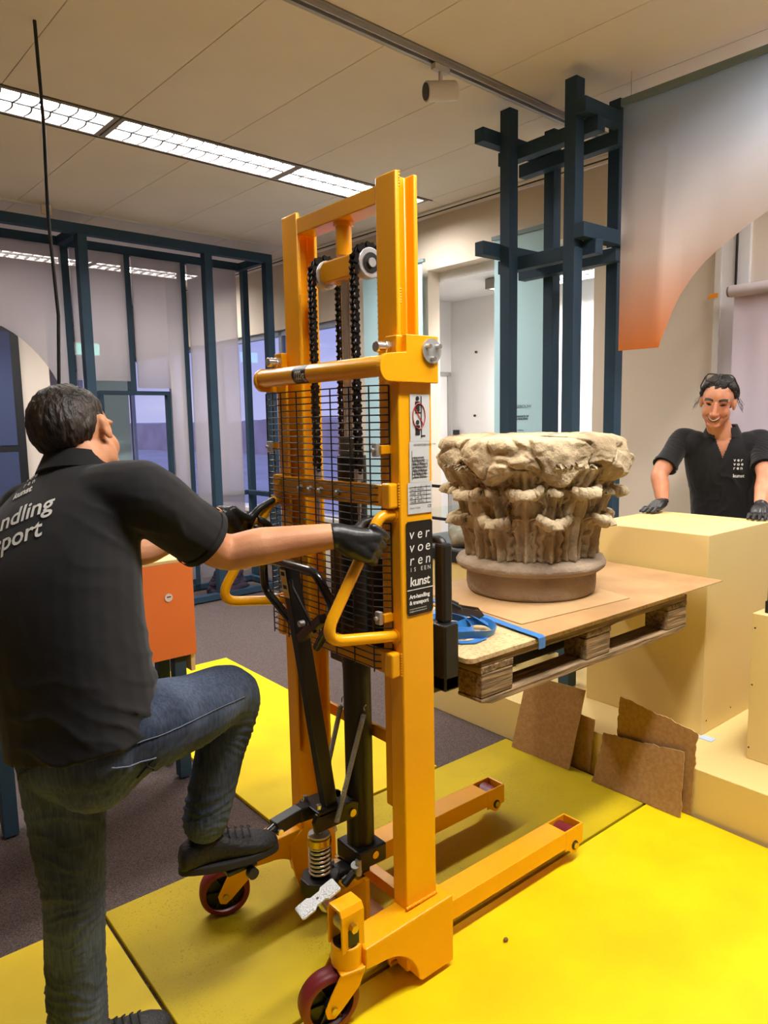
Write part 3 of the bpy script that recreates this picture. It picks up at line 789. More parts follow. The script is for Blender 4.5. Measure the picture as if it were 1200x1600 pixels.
for y in (1.655, 1.865):
    chain(y)
    pu = P('chain_pulley', MB().cyl((1.31, y-.014, 2.062), (1.31, y+.014, 2.062), .043, n=32), M_stl, smooth=40, bevel=.003)
    yo = y-.0155
    P('pulley_recess', MB().cyl((1.31, yo+.001, 2.062), (1.31, yo-.0008, 2.062), .028, n=24), M_blk, pu, smooth=40)
    P('pulley_pin', MB().cyl((1.31, yo, 2.062), (1.31, yo-.006, 2.062), .013, n=16), M_stl, pu, smooth=40)
# ram: rod, collar, cylinder
P('ram_rod', MB().cyl((1.315, YC, 1.55), (1.315, YC, 2.035), .020, n=24), M_chr, smooth=40)
P('ram_collar', MB().cyl((1.315, YC, 1.52), (1.315, YC, 1.575), .037, n=28), mat('grey_collar', rgb(120, 122, 118), .4, metal=.8), smooth=40, bevel=.003)
P('ram_cylinder', MB().cyl((1.315, YC, .25), (1.315, YC, 1.52), .044, n=32), M_blk, smooth=40, bevel=.003)
# cross beams of the outer frame
for (z0, z1, nm) in ((1.392, 1.450, 'upper_cross_beam'), (.925, .985, 'lower_cross_beam')):
    b = P(nm, MB().box(1.222, 1.240, 1.497, mir(1.497), z0, z1), bevel=.002)
    for s in (0, 1):
        y0, y1 = (1.462, 1.497) if s == 0 else (mir(1.497), mir(1.462))
        P('beam_lug', MB().box(1.212, 1.245, y0, y1, z0-.004, z1+.006), None, b, bevel=.006)
        wm = MB()
        for k in range(9): wm.ball((1.246, (1.461 if s == 0 else mir(1.461)), z0+k*.0075), .0045, n=6, m=5)
        P('weld_bead', wm, None, b, smooth=180)
for y in (1.90, 1.845, 1.79, 1.70):
    b = P('chain_anchor_bolt', MB().cyl((1.222, y, 1.42), (1.212, y, 1.42), .011, n=6).ball((1.211, y, 1.42), .006, n=10, m=6), M_stl, smooth=40)
for y in (1.655, 1.865):
    P('chain_anchor', MB().cyl((1.26, y, 1.36), (1.26, y, 1.46), .006, n=10).box(1.25, 1.27, y-.008, y+.008, 1.45, 1.485), M_stl, smooth=40)
    P('anchor_screw', MB().cyl((1.26, y, 1.30), (1.26, y, 1.39), .0045, n=10), M_chr, smooth=40)
# top handle bar and its side plates
P('top_bar', MB().cyl((1.20, 1.452, 1.762), (1.20, mir(1.44), 1.762), .0275, n=32), smooth=40, bevel=.004)
lb = MB()
for k in range(13):
    pass
n = 10; vs = []; fs = []
for i in range(n+1):
    t = PI*0.62+PI*0.78*i/n
    for y in (1.858, 1.786): vs.append((1.20+.0279*math.cos(t), y, 1.762+.0279*math.sin(t)))
for i in range(n): fs.append((2*i, 2*i+1, 2*i+3, 2*i+2))
lab_o = P('capacity_label', MB().add(vs, fs), M_labk, smooth=60)
tme = text_mesh('1000kg', .034, spacing=.72)
mn = max(v.co.x for v in tme.vertices)
for v in tme.vertices:
    u = v.co.x/mn*.064; w = (v.co.y+.002)*1.15
    t = PI*1.22-w/.0279
    v.co = Vector((1.20+.0283*math.cos(t), 1.854-u, 1.762+.0283*math.sin(t)))-st.location
link('capacity_lettering', tme, M_wht, lab_o)
arcp = [(1.20+.030*math.cos(t), 1.757+.036*math.sin(t)) for t in np.linspace(PI*.55, PI*1.5, 12)]
side = [(1.372, 1.719), (1.372, 1.843), (1.258, 1.843), (1.258, 1.798)]+arcp
for s in (0, 1):
    y0, y1 = (1.437, 1.453) if s == 0 else (mir(1.453), mir(1.437))
    sp = P('side_plate', MB().prism(side, 'y', y0, y1), bevel=.002)
    if s == 0: P('top_lug', MB().box(1.240, 1.262, 1.455, 1.500, 1.785, 1.842), None, sp, bevel=.003)
    else: P('top_lug', MB().box(1.240, 1.262, mir(1.500), mir(1.455), 1.785, 1.842), None, sp, bevel=.003)
    yb = 1.487 if s == 0 else mir(1.487)
    P('hex_bolt', MB().cyl((1.240, yb, 1.812), (1.224, yb, 1.812), .017, n=6).cyl((1.224, yb, 1.812), (1.196, yb, 1.812), .0145, n=20), M_chr, sp, smooth=40, bevel=.002)
    yd = 1.436 if s == 0 else mir(1.436); sg = -1 if s == 0 else 1
    dk = P('bearing_cap', MB().cyl((1.345, yd, 1.803), (1.345, yd+sg*.005, 1.803), .033, n=28), M_stl, sp, smooth=40)
for (a) in (.6, 2.6, 4.6):
    P('cap_screw', MB().cyl((1.345+.021*math.cos(a), 1.431, 1.803+.021*math.sin(a)), (1.345+.021*math.cos(a), 1.418, 1.803+.021*math.sin(a)), .0062, n=12), M_chr, smooth=40)
# mesh guard
gx = 1.212
mg = MB()
ya, yb = 1.492, 2.075
gz0, gz1 = .935, 1.715
def wire(p, q, r=.0020): mg.cyl(p, q, r, n=5, caps=False)
nz = 41
for k in range(nz):
    z = gz0+(gz1-gz0)*k/(nz-1)
    wire((gx, ya+.045, z), (gx, yb, z)); wire((gx, ya+.045, z), (gx+.030, ya, z)); wire((gx, yb, z), (gx+.035, yb+.012, z))
for y in np.arange(ya+.045, yb+.001, (yb-ya-.045)/6): wire((gx-.002, y, gz0-.01), (gx-.002, y, gz1), .0021)
wire((gx+.030, ya, gz0), (gx+.030, ya, gz1), .0023); wire((gx+.030, yb+.012, gz0), (gx+.030, yb+.012, gz1), .0023)
go = P('mesh_guard', mg, M_blk); go['kind'] = 'stuff'
for (y, z) in ((1.510, 1.545), (1.510, 1.085), (2.058, 1.545), (2.058, 1.04)):
    P('guard_clip', MB().box(gx-.010, gx+.002, y-.012, y+.010, z-.018, z+.018).cyl((gx-.018, y, z), (gx, y, z), .006, n=8), M_stl, bevel=.002)
    P('guard_lug', MB().box(gx+.0, 1.246, y-.02 if y < YC else y+.006, y-.006 if y < YC else y+.02, z-.012, z+.012), bevel=.002)
# push handles
def handle(y, dy):
    pts = arc_path([(1.262, y, 1.368), (1.198, y, 1.372), (1.000, y+dy, 1.066), (1.262, y, 1.030)], [.045, .045], 8)
    h = P('push_handle', MB().tube(pts, .0155, n=14), smooth=60)
    for z in (1.368, 1.031):
        P('weld_ring', MB().cyl((1.240, y, z), (1.249, y, z), .022, .018, n=16), None, h, smooth=60)
handle(1.484, 0.0); handle(mir(1.484)+.01, .015)
# pump lever with loop grip
P('pump_lever', MB().bar((1.185, 1.742, .44), (1.083, 1.764, 1.215), .034, .046, up=(1, 0, .1)), M_blk, bevel=.004)
lp = arc_path([(1.112, 1.742, 1.0), (1.082, 1.905, 1.12), (1.068, 1.885, 1.222), (1.064, 1.60, 1.222), (1.080, 1.532, 1.12), (1.11, 1.672, 0.985)], [.04, .05, .06, .05], 7)
P('loop_grip', MB().tube(lp, .0125, n=12), M_blkg, smooth=60)
P('grip_brace', MB().bar((1.098, 1.735, 1.0), (1.085, 1.60, 1.09), .026, .026), M_blk, bevel=.003)
lvu = (Vector((1.083, 1.764, 1.215))-Vector((1.185, 1.742, .44))).normalized()
ln = Vector((-1, 0, lvu.x)).normalized()
lc = Vector((1.090, 1.763, 1.165)); la = ln.cross(lvu).normalized()
def quad_label(name, c, a, b, w, h, m, parent, lift=.0245):
    c = Vector(c)+ln*lift
    return MB().add([c-a*w-b*h, c+a*w-b*h, c+a*w+b*h, c-a*w+b*h], [(0, 1, 2, 3)]).build(name, m, parent)
lbo = quad_label('lever_label', lc, la, lvu, .016, .042, mat('label_cream', rgb(226, 208, 150), .5), st)
for k in range(4):
    quad_label('label_figure', lc+lvu*(-.03+.02*k), la, lvu, .010, .006, M_ink2 if k % 2 else M_or, lbo, .0252)
P('release_lever', MB().tube([(1.070, 1.735, 1.175), (1.062, 1.715, 1.160), (1.078, 1.66, 1.075), (1.085, 1.640, 1.04)], .0055, n=8), M_blk, smooth=60)
P('lever_bolt', MB().cyl((1.086, 1.70, 1.055), (1.070, 1.70, 1.055), .009, n=10), M_stl, smooth=40)
# pump unit
px, py = 1.165, 1.775
oc = [(px+.066*math.cos(PI/8+k*PI/4), py+.060*math.sin(PI/8+k*PI/4)) for k in range(8)]
pb_ = P('pump_block', MB().prism(oc, 'z', .165, .215), M_blk, bevel=.004)
P('pump_outlet', MB().box(px+.04, 1.335, py-.035, py+.02, .17, .213).cyl((1.20, 1.70, .20), (1.24, 1.70, .225), .012, n=10), M_blk, bevel=.003)
P('clamp_block', MB().box(1.262, 1.372, YC-.062, YC+.062, .215, .275), M_blk, bevel=.006)
for (y, z) in ((YC-.0625, .25),):
    P('clamp_screw', MB().cyl((1.325, y, z), (1.325, y-.003, z), .012, n=16), M_brs, smooth=40)
P('valve_body', MB().cyl((1.265, YC-.045, .21), (1.255, YC-.05, .24), .016, n=12).cyl((1.262, YC-.055, .205), (1.262, YC-.055, .255), .010, n=10), M_stl, smooth=40)
P('valve_nut', MB().cyl((1.235, YC-.03, .195), (1.215, YC-.036, .195), .009, n=8).cyl((1.225, YC+.03, .225), (1.205, YC+.03, .225), .008, n=8), M_stl, smooth=40)
P('pump_barrel', MB().cyl((px, py, .215), (px, py, .33), .026, n=20), M_blk, smooth=40)
sp = []
for k in range(7*14+1):
    t = 2*PI*k/14; sp.append((px+.033*math.cos(t), py+.033*math.sin(t), .222+.098*k/(7*14)))
P('pump_spring', MB().tube(sp, .0046, n=7), M_chr, smooth=60)
P('spring_collar', MB().cyl((px, py, .318), (px, py, .345), .038, n=28), M_brs, smooth=40, bevel=.003)
P('spring_cap', MB().cyl((px, py, .345), (px, py, .352), .034, n=28), M_stl, smooth=40)
P('pump_piston', MB().cyl((px, py, .35), (px, py, .40), .012, n=16), M_stl, smooth=40)
# rocker above the pump
rk = [(1.115, .395), (1.27, .395), (1.275, .44), (1.25, .452), (1.12, .452), (1.108, .43)]
P('rocker_bracket', MB().prism(rk, 'y', py-.062, py-.046), M_blk, bevel=.003)
P('rocker_bracket', MB().prism(rk, 'y', py+.030, py+.046), M_blk, bevel=.003)
P('rocker_plate', MB().box(1.125, 1.225, py-.062, py+.046, .44, .458), M_blk, bevel=.003)
for y in (py-.045, py+.03):
    P('rocker_screw', MB().cyl((1.138, y, .458), (1.138, y, .474), .008, n=10), M_chr, smooth=40)
P('rocker_pin', MB().cyl((1.25, py-.063, .415), (1.25, py-.067, .415), .012, n=16), M_brs, smooth=40)
P('rocker_arm', MB().bar((1.25, py-.01, .415), (1.33, py-.01, .43), .05, .04), M_blk, bevel=.003)
# foot lever
fl = MB().bar((1.15, py+.01, .435), (1.09, py+.008, .440), .042, .044)
fl.bar((1.10, py+.008, .441), (1.005, py+.0, .432), .040, .040)
P('foot_lever', fl, M_blk, bevel=.004)
P('foot_lever_end', MB().tube([(1.02, py, .434), (.88, py-.03, .405)], .017, n=12, rs=[.0175, .012]), M_blkg, smooth=60)
P('lever_bolt', MB().cyl((1.012, py-.022, .428), (1.012, py-.032, .428), .009, n=10), M_chr, smooth=40)
P('foot_pedal', MB().box(.805, .895, py-.10, py+.01, .410, .4255), M_blk, bevel=.004)
P('pedal_pin', MB().cyl((.872, py-.10, .402), (.872, py-.118, .402), .016, n=14), M_blk, smooth=40)
# tension springs
def tspring(p, q):
    p = Vector(p); q = Vector(q); a, b, d = frame_from(q-p); L = (q-p).length; n = int(L/.0042); pts = []
    for k in range(n*6+1):
        t = 2*PI*k/6; pts.append(p+d*(L*k/(n*6))+a*.0072*math.cos(t)+b*.0072*math.sin(t))
    o = P('tension_spring', MB().tube(pts, .0019, n=4), M_stl, smooth=180); o['kind'] = 'stuff'
    P('spring_hook', MB().tube([p-d*.012, p-d*.02+a*.008, p-d*.03, p-d*.02-a*.008, p-d*.012], .002, n=5).tube([q+d*.012, q+d*.02+a*.008, q+d*.03], .002, n=5), M_stl, smooth=180)
tspring((1.18, py-.075, .415), (1.30, 1.71, .72))
tspring((1.22, py+.065, .43), (1.29, 1.815, .72))
# base: floor plate, back plate, side boxes
P('base_plate', MB().box(1.225, 1.36, 1.50, mir(1.50), .034, .046), mat('base_rusty', rgb(176, 118, 60), .6, var=.35, vscale=18), bevel=.002)
P('pump_support', MB().box(1.275, 1.29, 1.685, 1.86, .046, .19).box(1.205, 1.29, 1.70, 1.845, .178, .19), bevel=.002)
arch = [(1.246+.155*math.cos(t)-.155*0, .02+.145*math.sin(t)) for t in np.linspace(0, 1, 2)]
ar = [(1.108+.135*math.cos(t), .018+.138*math.sin(t)) for t in np.linspace(0, PI/2, 12)]
prof = [(1.392, .235), (1.392, .014), (1.268, .002+.008)]+[(1.115+.140*math.cos(t), .020+.135*math.sin(t)) for t in np.linspace(0, PI/2, 12)]+[(1.070, .165), (1.070, .232)]
prof = [(1.392, .232), (1.392, .022), (1.268, .022)]+[(1.118+.138*math.cos(t), .024+.132*math.sin(t)) for t in np.linspace(0.06, PI/2, 12)]+[(1.065, .163), (1.065, .222)]
for s in (0, 1):
    y0, y1 = (1.415, 1.508) if s == 0 else (mir(1.508), mir(1.415))
    T = .012
    # closed box: outer plate, inner plate, top plate, arch plate
    b = P('side_box', MB().prism(prof, 'y', y0, y1), bevel=.004)
    yi = 1.508 if s == 0 else mir(1.508)
    sg = 1 if s == 0 else -1
    gus = [(1.36, .03), (1.225, .03)]+[(1.225-.03*math.sin(t)+.0, .03+.16*t/1.4) for t in np.linspace(0, 1.4, 6)]+[(1.25, .23), (1.36, .23)]
    P('gusset', MB().prism(gus, 'y', min(yi, yi+sg*.01), max(yi, yi+sg*.01)), None, b)
    wz = MB()
    for k in range(16): wz.ball((1.245+k*.0075, (1.452 if s == 0 else mir(1.452)), .236), .005, n=6, m=5)
    P('weld_bead', wz, None, b, smooth=180)
    # caster
    yc = (y0+y1)/2
    cs = P('caster_sleeve', MB().cyl((1.035, yc, .178), (1.035, yc, .240), .042, n=28), smooth=40, bevel=.003)
    P('caster_nut', MB().cyl((1.035, yc, .235), (1.035, yc, .243), .036, n=24).cyl((1.035, yc, .243), (1.035, yc, .258), .020, n=6), M_blk, cs, smooth=40)
    ang = math.radians(166) if s == 0 else math.radians(158)
    R = Matrix.Translation((1.035, yc, 0)) @ Matrix.Rotation(ang, 4, 'Z')
    cf_ = MB(R); cf_.box(-.035, .035, -.046, .046, .172, .180)
    for q in (-1, 1):
        pr = [(-.038, .180), (.032, .180), (.062, .128), (.080, .090), (.074, .065), (.054, .060), (.034, .076), (-.02, .13)]
        cf_.prism(pr, 'y', q*.040-.003, q*.040+.003)
    P('caster_fork', cf_, None, cs, bevel=.003)
    w = P('caster_tyre', MB(R).lathe([], (0, 0, 0)) if False else None, None) if False else None
    wm = MB(R); nn = 40; prf = [(.062, -.026), (.074, -.026), (.081, -.020), (.083, 0), (.081, .020), (.074, .026), (.062, .026)]
    vs = []; fs = []
    for (rr, yy) in prf:
        for i in range(nn):
            t = 2*PI*i/nn; vs.append((.055+rr*math.cos(t), yy, .087+rr*math.sin(t)))
    for k in range(len(prf)-1):
        for i in range(nn):
            j = (i+1) % nn; fs.append((k*nn+i, k*nn+j, (k+1)*nn+j, (k+1)*nn+i))
    wm.add(vs, fs); ty = P('caster_tyre', wm, M_red, cs, smooth=50)
    hb_ = MB(R); hb_.cyl((.055, -.008, .087), (.055, .008, .087), .064, n=32); hb_.cyl((.055, -.030, .087), (.055, .030, .087), .020, n=16)
    for k in range(6):
        t = 2*PI*k/6; hb_.bar((.055+.018*math.cos(t), 0, .087+.018*math.sin(t)), (.055+.061*math.cos(t), 0, .087+.061*math.sin(t)), .006, .034, up=(0, 1, 0))
    P('caster_hub', hb_, M_blk, cs, smooth=30)
    ax = MB(R); ax.cyl((.055, -.050, .087), (.055, .050, .087), .009, n=10); P('caster_axle', ax, M_brs, cs, smooth=40)
# brake on the near caster
yc = 1.4615
ub = [(yc-.034, .232), (yc-.034, .335), (yc-.024, .352), (yc+.024, .352), (yc+.034, .335), (yc+.034, .232), (yc+.027, .232), (yc+.027, .332), (yc+.020, .344), (yc-.020, .344), (yc-.027, .332), (yc-.027, .232)]
bk = P('brake_bracket', MB().prism(ub, 'x', .998, 1.072), bevel=.002)
P('bracket_slot', MB().prism([(1.018, .245), (1.052, .245), (1.052, .290), (1.035, .305), (1.018, .290)], 'y', yc-.0352, yc-.0338), M_blk, bk)
P('brake_cam', MB().cyl((1.030, yc-.018, .300), (1.030, yc+.018, .300), .025, n=28), M_stl, bk, smooth=40, bevel=.002)
P('cam_pin', MB().cyl((1.030, yc-.044, .300), (1.030, yc+.044, .300), .008, n=12), M_stl, bk, smooth=40)
P('brake_bolt', MB().cyl((1.035, yc, .243), (1.035, yc, .280), .010, n=8), M_brs, bk, smooth=40)
P('bracket_nut', MB().cyl((1.030, yc-.034, .300), (1.030, yc-.050, .300), .012, n=6), M_brs, bk, smooth=40)
pd = Matrix.Translation((.985, yc+.055, .352)) @ Matrix.Rotation(math.radians(-8), 4, 'Z') @ Matrix.Rotation(math.radians(-22), 4, 'Y')
pm = MB(pd); pm.prism([(-.062, -.022), (-.058, -.027), (-.022, -.027), (-.014, -.019), (.014, -.019), (.022, -.027), (.058, -.027), (.062, -.022), (.062, .022), (.058, .027), (.022, .027), (.014, .019), (-.014, .019), (-.022, .027), (-.058, .027), (-.062, .022)], 'z', -.003, .003)
pdl = P('brake_pedal', pm, mat('tread_steel', rgb(214, 216, 214), .45, metal=.5, bump=.5, bscale=160), None, bevel=.0015)
P('pedal_hole', MB(pd).cyl((0, 0, .003), (0, 0, .0036), .004, n=10), M_blk, pdl)
P('pedal_tread', MB(pd).prism([(-.058, -.022), (-.024, -.022), (-.024, .022), (-.058, .022)], 'z', .003, .0042), mat('tread_steel', rgb(214, 216, 214)), pdl)
P('pedal_tread', MB(pd).prism([(.024, -.022), (.058, -.022), (.058, .022), (.024, .022)], 'z', .003, .0042), mat('tread_steel', rgb(214, 216, 214)), pdl)
P('brake_arm', MB().tube([(1.03, yc+.04, .30), (1.0, yc+.05, .320), (.988, yc+.055, .345)], .009, n=8), M_stl, smooth=60)
# straddle legs with load rollers
for s in (0, 1):
    y0, y1 = (1.488, 1.575) if s == 0 else (mir(1.575)+.0, mir(1.488)+.0)
    if s == 1: y0, y1 = 1.868, 1.955
    T = .006
    lg = MB(); lg.box(1.36, 2.035, y0, y1, .075, .140)
    lg.box(2.035, 2.135, y0, y0+T, .062, .140); lg.box(2.035, 2.135, y1-T, y1, .062, .140); lg.box(2.127, 2.135, y0+T, y1-T, .075, .140)
    L = P('straddle_leg', lg, None, bevel=.002)
    P('leg_end_boss', MB().cyl((2.085, y0-.001, .072), (2.085, y1+.001, .072), .030, n=24), None, L, smooth=40)
    P('load_roller', MB().cyl((2.085, y0+.010, .090), (2.085, y1-.010, .090), .0420, n=28), M_red, L, smooth=40)
    P('roller_hub', MB().cyl((2.085, y0-.004, .072), (2.085, y1+.004, .072), .017, n=20), M_blk, L, smooth=40)
    P('roller_pin', MB().cyl((2.085, y0-.008, .072), (2.085, y1+.008, .072), .011, n=12), M_brs, L, smooth=40)
P('leg_tie', MB().box(1.372, 1.41, 1.575, 1.868, .09, .13), bevel=.002)
P('rear_tie', MB().box(1.45, 1.462, 1.575, 1.868, .215, .25) if False else MB().box(1.362, 1.374, 1.49, mir(1.49), .62, .66), bevel=.002)
# fork carriage
P('carriage_plate', MB().box(1.385, 1.41, 1.53, 1.99, .845, .965), M_blk, bevel=.003)
P('carriage_plate', MB().box(1.385, 1.41, 1.685, 1.99, .965, 1.225), M_blk, bevel=.003)
P('carriage_post', MB().box(1.372, 1.384, 1.60, 1.64, .80, 1.26).box(1.372, 1.384, mir(1.64), mir(1.60), .80, 1.26), M_blk, bevel=.002)
for s in (0, 1):
    y0, y1 = (1.462, 1.530) if s == 0 else (mir(1.530), mir(1.462))
    P('fork_upright', MB().box(1.412, 1.47, y0, y1, .832, 1.03), M_blk, bevel=.006)
    P('fork_upright', MB().box(1.43, 1.468, y0+.022, y1-.005, 1.03, 1.265) if s == 0 else MB().box(1.43, 1.468, y0+.005, y1-.022, 1.03, 1.265), M_blk, bevel=.008)
    f0, f1 = (1.555, 1.655) if s == 0 else (mir(1.655)-.0, mir(1.555))
    if s == 1: f0, f1 = 1.945, 2.045
    P('fork_arm', MB().prism([(1.412, .792), (1.412, .862), (2.05, .862), (2.52, .840), (2.52, .830), (2.05, .792)], 'y', f0, f1), M_blk, bevel=.004)
    P('fork_heel', MB().box(1.412, 1.47, min(y0, f0), max(y1, f1), .832, .875), M_blk, bevel=.004)
P('backrest_bar', MB().tube(arc_path([(1.45, 1.505, 1.20), (1.45, 1.505, 1.272), (1.45, mir(1.505), 1.272), (1.45, mir(1.505), 1.20)], .03), .014, n=10), M_blk, smooth=60)
# labels on the near column
YL = 1.4535
def flab(name, x0, x1, z0, z1, m, par, lift=0.0):
    return MB().box(x0, x1, YL-lift-.0008, YL-lift, z0, z1).build(name, m, par)
w1_ = flab('warning_label', 1.282, 1.352, 1.555+.01, 1.690, M_lab, st)
def fig(par, x, z):
    flab('figure_print', x-.008, x+.008, z, z+.026, M_ink2, par, .001); 
    MB().cyl((x, YL-.0012, z+.034), (x, YL-.002, z+.034), .006, n=12).build('figure_print', M_ink2, par)
fig(w1_, 1.308, 1.645); fig(w1_, 1.308, 1.582)
flab('figure_print', 1.320, 1.323, 1.575, 1.685, M_ink2, w1_, .001); flab('figure_print', 1.30, 1.322, 1.640, 1.643, M_ink2, w1_, .001); flab('figure_print', 1.32, 1.335, 1.578, 1.581, M_ink2, w1_, .001)
rg = [(1.313+.022*math.cos(t), YL-.0022, 1.632+.034*math.sin(t)) for t in np.linspace(0, 2*PI, 28)[:-1]]
MB().tube(rg, .0012, n=5, closed=True).build('prohibition_ring', M_inkr, w1_)
MB().bar((1.297, YL-.0022, 1.656), (1.329, YL-.0022, 1.608), .002, .001, up=(0, 1, 0)).build('prohibition_bar', M_inkr, w1_)
w2_ = flab('chart_label', 1.278, 1.350, 1.445+.01, 1.5645, M_lab, st)
flat_text('lettering', 'HEFVERMOGEN KG/ST MM', .0075, (1.292, YL-.0015, 1.553), (1, 0, 0), (0, 0, 1), M_ink2, w2_, spacing=.9)
ch = MB()
for k in range(7):
    z = 1.468+.009*k; ch.box(1.288, 1.342-(.012 if k > 4 else 0), YL-.0016, YL-.001, z, z+.0009)
for k in range(9): ch.bar((1.286+.006*k, YL-.0013, 1.466), (1.296+.006*k, YL-.0013, 1.524-.0012*k), .0007, .0006, up=(0, 1, 0)); ch.bar((1.296+.005*k, YL-.0013, 1.466), (1.288+.005*k, YL-.0013, 1.522), .0007, .0006, up=(0, 1, 0))
ch.box(1.286, 1.287, YL-.0016, YL-.001, 1.462, 1.540)
ch.build('load_chart', M_ink2, w2_)
w3_ = flab('rating_label', 1.270, 1.358, 1.370, 1.4545, M_lab, st)
tb_ = MB()
for k in range(5): tb_.box(1.276, 1.354, YL-.0016, YL-.001, 1.398+.011*k, 1.3987+.011*k)
for x in (1.296, 1.317, 1.337): tb_.box(x, x+.0007, YL-.0016, YL-.001, 1.398, 1.446)
tb_.build('table_lines', M_ink2, w3_)
for r, row in enumerate(('Type      1000    kg', 'Model     1600    mm', 'Jaar        600    mm', 'Gewicht  280    kg')):
    flat_text('lettering', row, .0072, (1.278, YL-.0015, 1.434-.011*r), (1, 0, 0), (0, 0, 1), M_ink2, w3_, spacing=.9)
flat_text('lettering', 'Made in China', .0065, (1.276, YL-.0015, 1.384), (1, 0, 0), (0, 0, 1), M_ink2, w3_)
flat_text('lettering', 'CE', .012, (1.341, YL-.0015, 1.384), (1, 0, 0), (0, 0, 1), M_ink2, w3_)
# black company label
bl_ = MB().prism([(1.262, 1.097), (1.268, 1.090), (1.352, 1.090), (1.358, 1.097), (1.358, 1.344), (1.352, 1.350), (1.268, 1.350), (1.262, 1.344)], 'y', YL-.0012, YL).build('company_label', M_labk, st)
X1, Z1v = Vector((1, 0, 0)), Vector((0, 0, 1))
def lt(b_, s, x, z, sp=1.0, bold=0.0, shear=0.0): flat_text('lettering', b_, s, (x, YL-.0018, z), X1, Z1v, M_wht, bl_, spacing=sp, bold=bold, shear=shear)
for r, row in enumerate(('ver', 'voe', 'ren')):
    for c_, ch_ in enumerate(row): lt(ch_, .041, 1.271+.029*c_, 1.302-.036*r, shear=.12)
for c_, ch_ in enumerate('IS EEN'): lt(ch_, .016, 1.275+.0125*c_, 1.212, sp=1.0)
lt('kunst', .036, 1.272, 1.172, .92, .0007, .08)
MB().box(1.262, 1.358, YL-.0019, YL-.0012, 1.160, 1.162).build('rule_line', M_wht, bl_)
lt('Art-handling', .0155, 1.270, 1.137, .96, .0006); lt('& transport', .0155, 1.270, 1.120, .96, .0006)
lt('www.vervoerenisеenkunst.nl'.replace('е', 'e'), .0056, 1.270, 1.106, .95); lt('info@vervoerenisеenkunst.nl'.replace('е', 'e'), .0056, 1.270, 1.099, .95)
# ------------------------------------------------------------------ pallet
def wood(name, c1, c2, stretch=(3, 40, 40)):
    return mat(name, c1, .8, col2=c2, vscale=2.0, stretch=stretch, bump=.5, bscale=3.0, detail=8, spec=.2)
M_wx = wood('weathered_wood_x', rgb(168, 140, 104), rgb(112, 92, 70))
M_wy = wood('weathered_wood_y', rgb(166, 138, 102), rgb(110, 90, 68), (40, 3, 40))
plt = thing('wooden_pallet', (2.13, 1.83, .765), 'weathered wooden pallet lifted on the black forks', 'pallet')
PX0, PX1, PY0, PY1, PZ = 1.53, 2.73, 1.43, 2.23, .765
random.seed(5)
def rough(mb, amt=.0015):
    mb.v = [v+Vector((random.uniform(-amt, amt), random.uniform(-amt, amt), random.uniform(-amt, amt))) for v in mb.v]; return mb
# bottom boards with a slanted, chipped lower edge
for (a, b) in ((PY0, PY0+.10), (1.7575, 1.9025), (PY1-.10, PY1)):
    n = 24; pr = []
    for i in range(n+1):
        x = PX0+1.2*i/n; pr.append((x, PZ+.003*noise.noise(Vector((x*14, a*7, 0)))+(.012 if i in (0, n) else 0)))
    pr += [(PX1, PZ+.022), (PX0, PZ+.022)]
    MB().prism(pr, 'y', a, b).build('bottom_board', M_wx, plt, bevel=.002, segs=1)
for (x0, x1) in ((PX0, PX0+.145), (2.0575, 2.2025), (PX1-.145, PX1)):
    for (a, b) in ((PY0, PY0+.10), (1.7575, 1.9025), (PY1-.10, PY1)):
        rough(MB().box(x0+.002, x1-.002, a+.001, b-.001, PZ+.0225, PZ+.100)).build('block', M_wx, plt, bevel=.004)
    rough(MB().box(x0, x1, PY0, PY1, PZ+.100, PZ+.122)).build('stringer_board', M_wy, plt, bevel=.003)
ys = [(PY0, PY0+.145), (PY0+.184, PY0+.284), (PY0+.3275, PY0+.4725), (PY1-.284, PY1-.184), (PY1-.145, PY1)]
for (a, b) in ys:
    rough(MB().box(PX0, PX1, a, b, PZ+.1225, PZ+.144)).build('deck_board', M_wx, plt, bevel=.003)
ZD = PZ+.144
def slab(name, poly, z0, h, material, label):
    o = MB().prism(poly, 'z', z0, z0+h).build(name, material, bevel=.0015, segs=1); return tag(o, label, 'board')
M_chip = mat('chipboard', rgb(208, 180, 132), .8, col2=rgb(168, 134, 90), vscale=90, bump=.25, bscale=180, lo=.45, hi=.75)
M_mdf = mat('hardboard_brown', rgb(184, 146, 98), .7, col2=rgb(168, 128, 82), vscale=5, bump=.06, bscale=150)
M_mdf2 = mat('hardboard_light', rgb(192, 156, 110), .7, col2=rgb(176, 140, 94), vscale=4, bump=.06, bscale=150)
rc = [(1.475+.025-.025*math.cos(t), 1.425+.025-.025*math.sin(t)) for t in np.linspace(0, PI/2, 6)]
slab('chipboard_sheet', rc+[(2.70, 1.425), (2.70, 2.2), (1.475, 2.2)], ZD+.0005, .016, M_chip, 'pale chipboard sheet with rounded corner on the pallet')
ZM = ZD+.0165
slab('hardboard_sheet', [(1.80, 1.415), (2.985, 1.41), (3.0, 2.15), (1.83, 2.2)], ZM+.0003, .005, M_mdf, 'large brown hardboard sheet overhanging the pallet')
ZH = ZM+.0053
slab('hardboard_sheet', [(1.853, 1.548), (2.43, 1.50), (2.62, 2.15), (1.93, 2.18)], ZH+.0003, .004, M_mdf2, 'smaller hardboard sheet right under the stone capital')
ZS = ZH+.0044
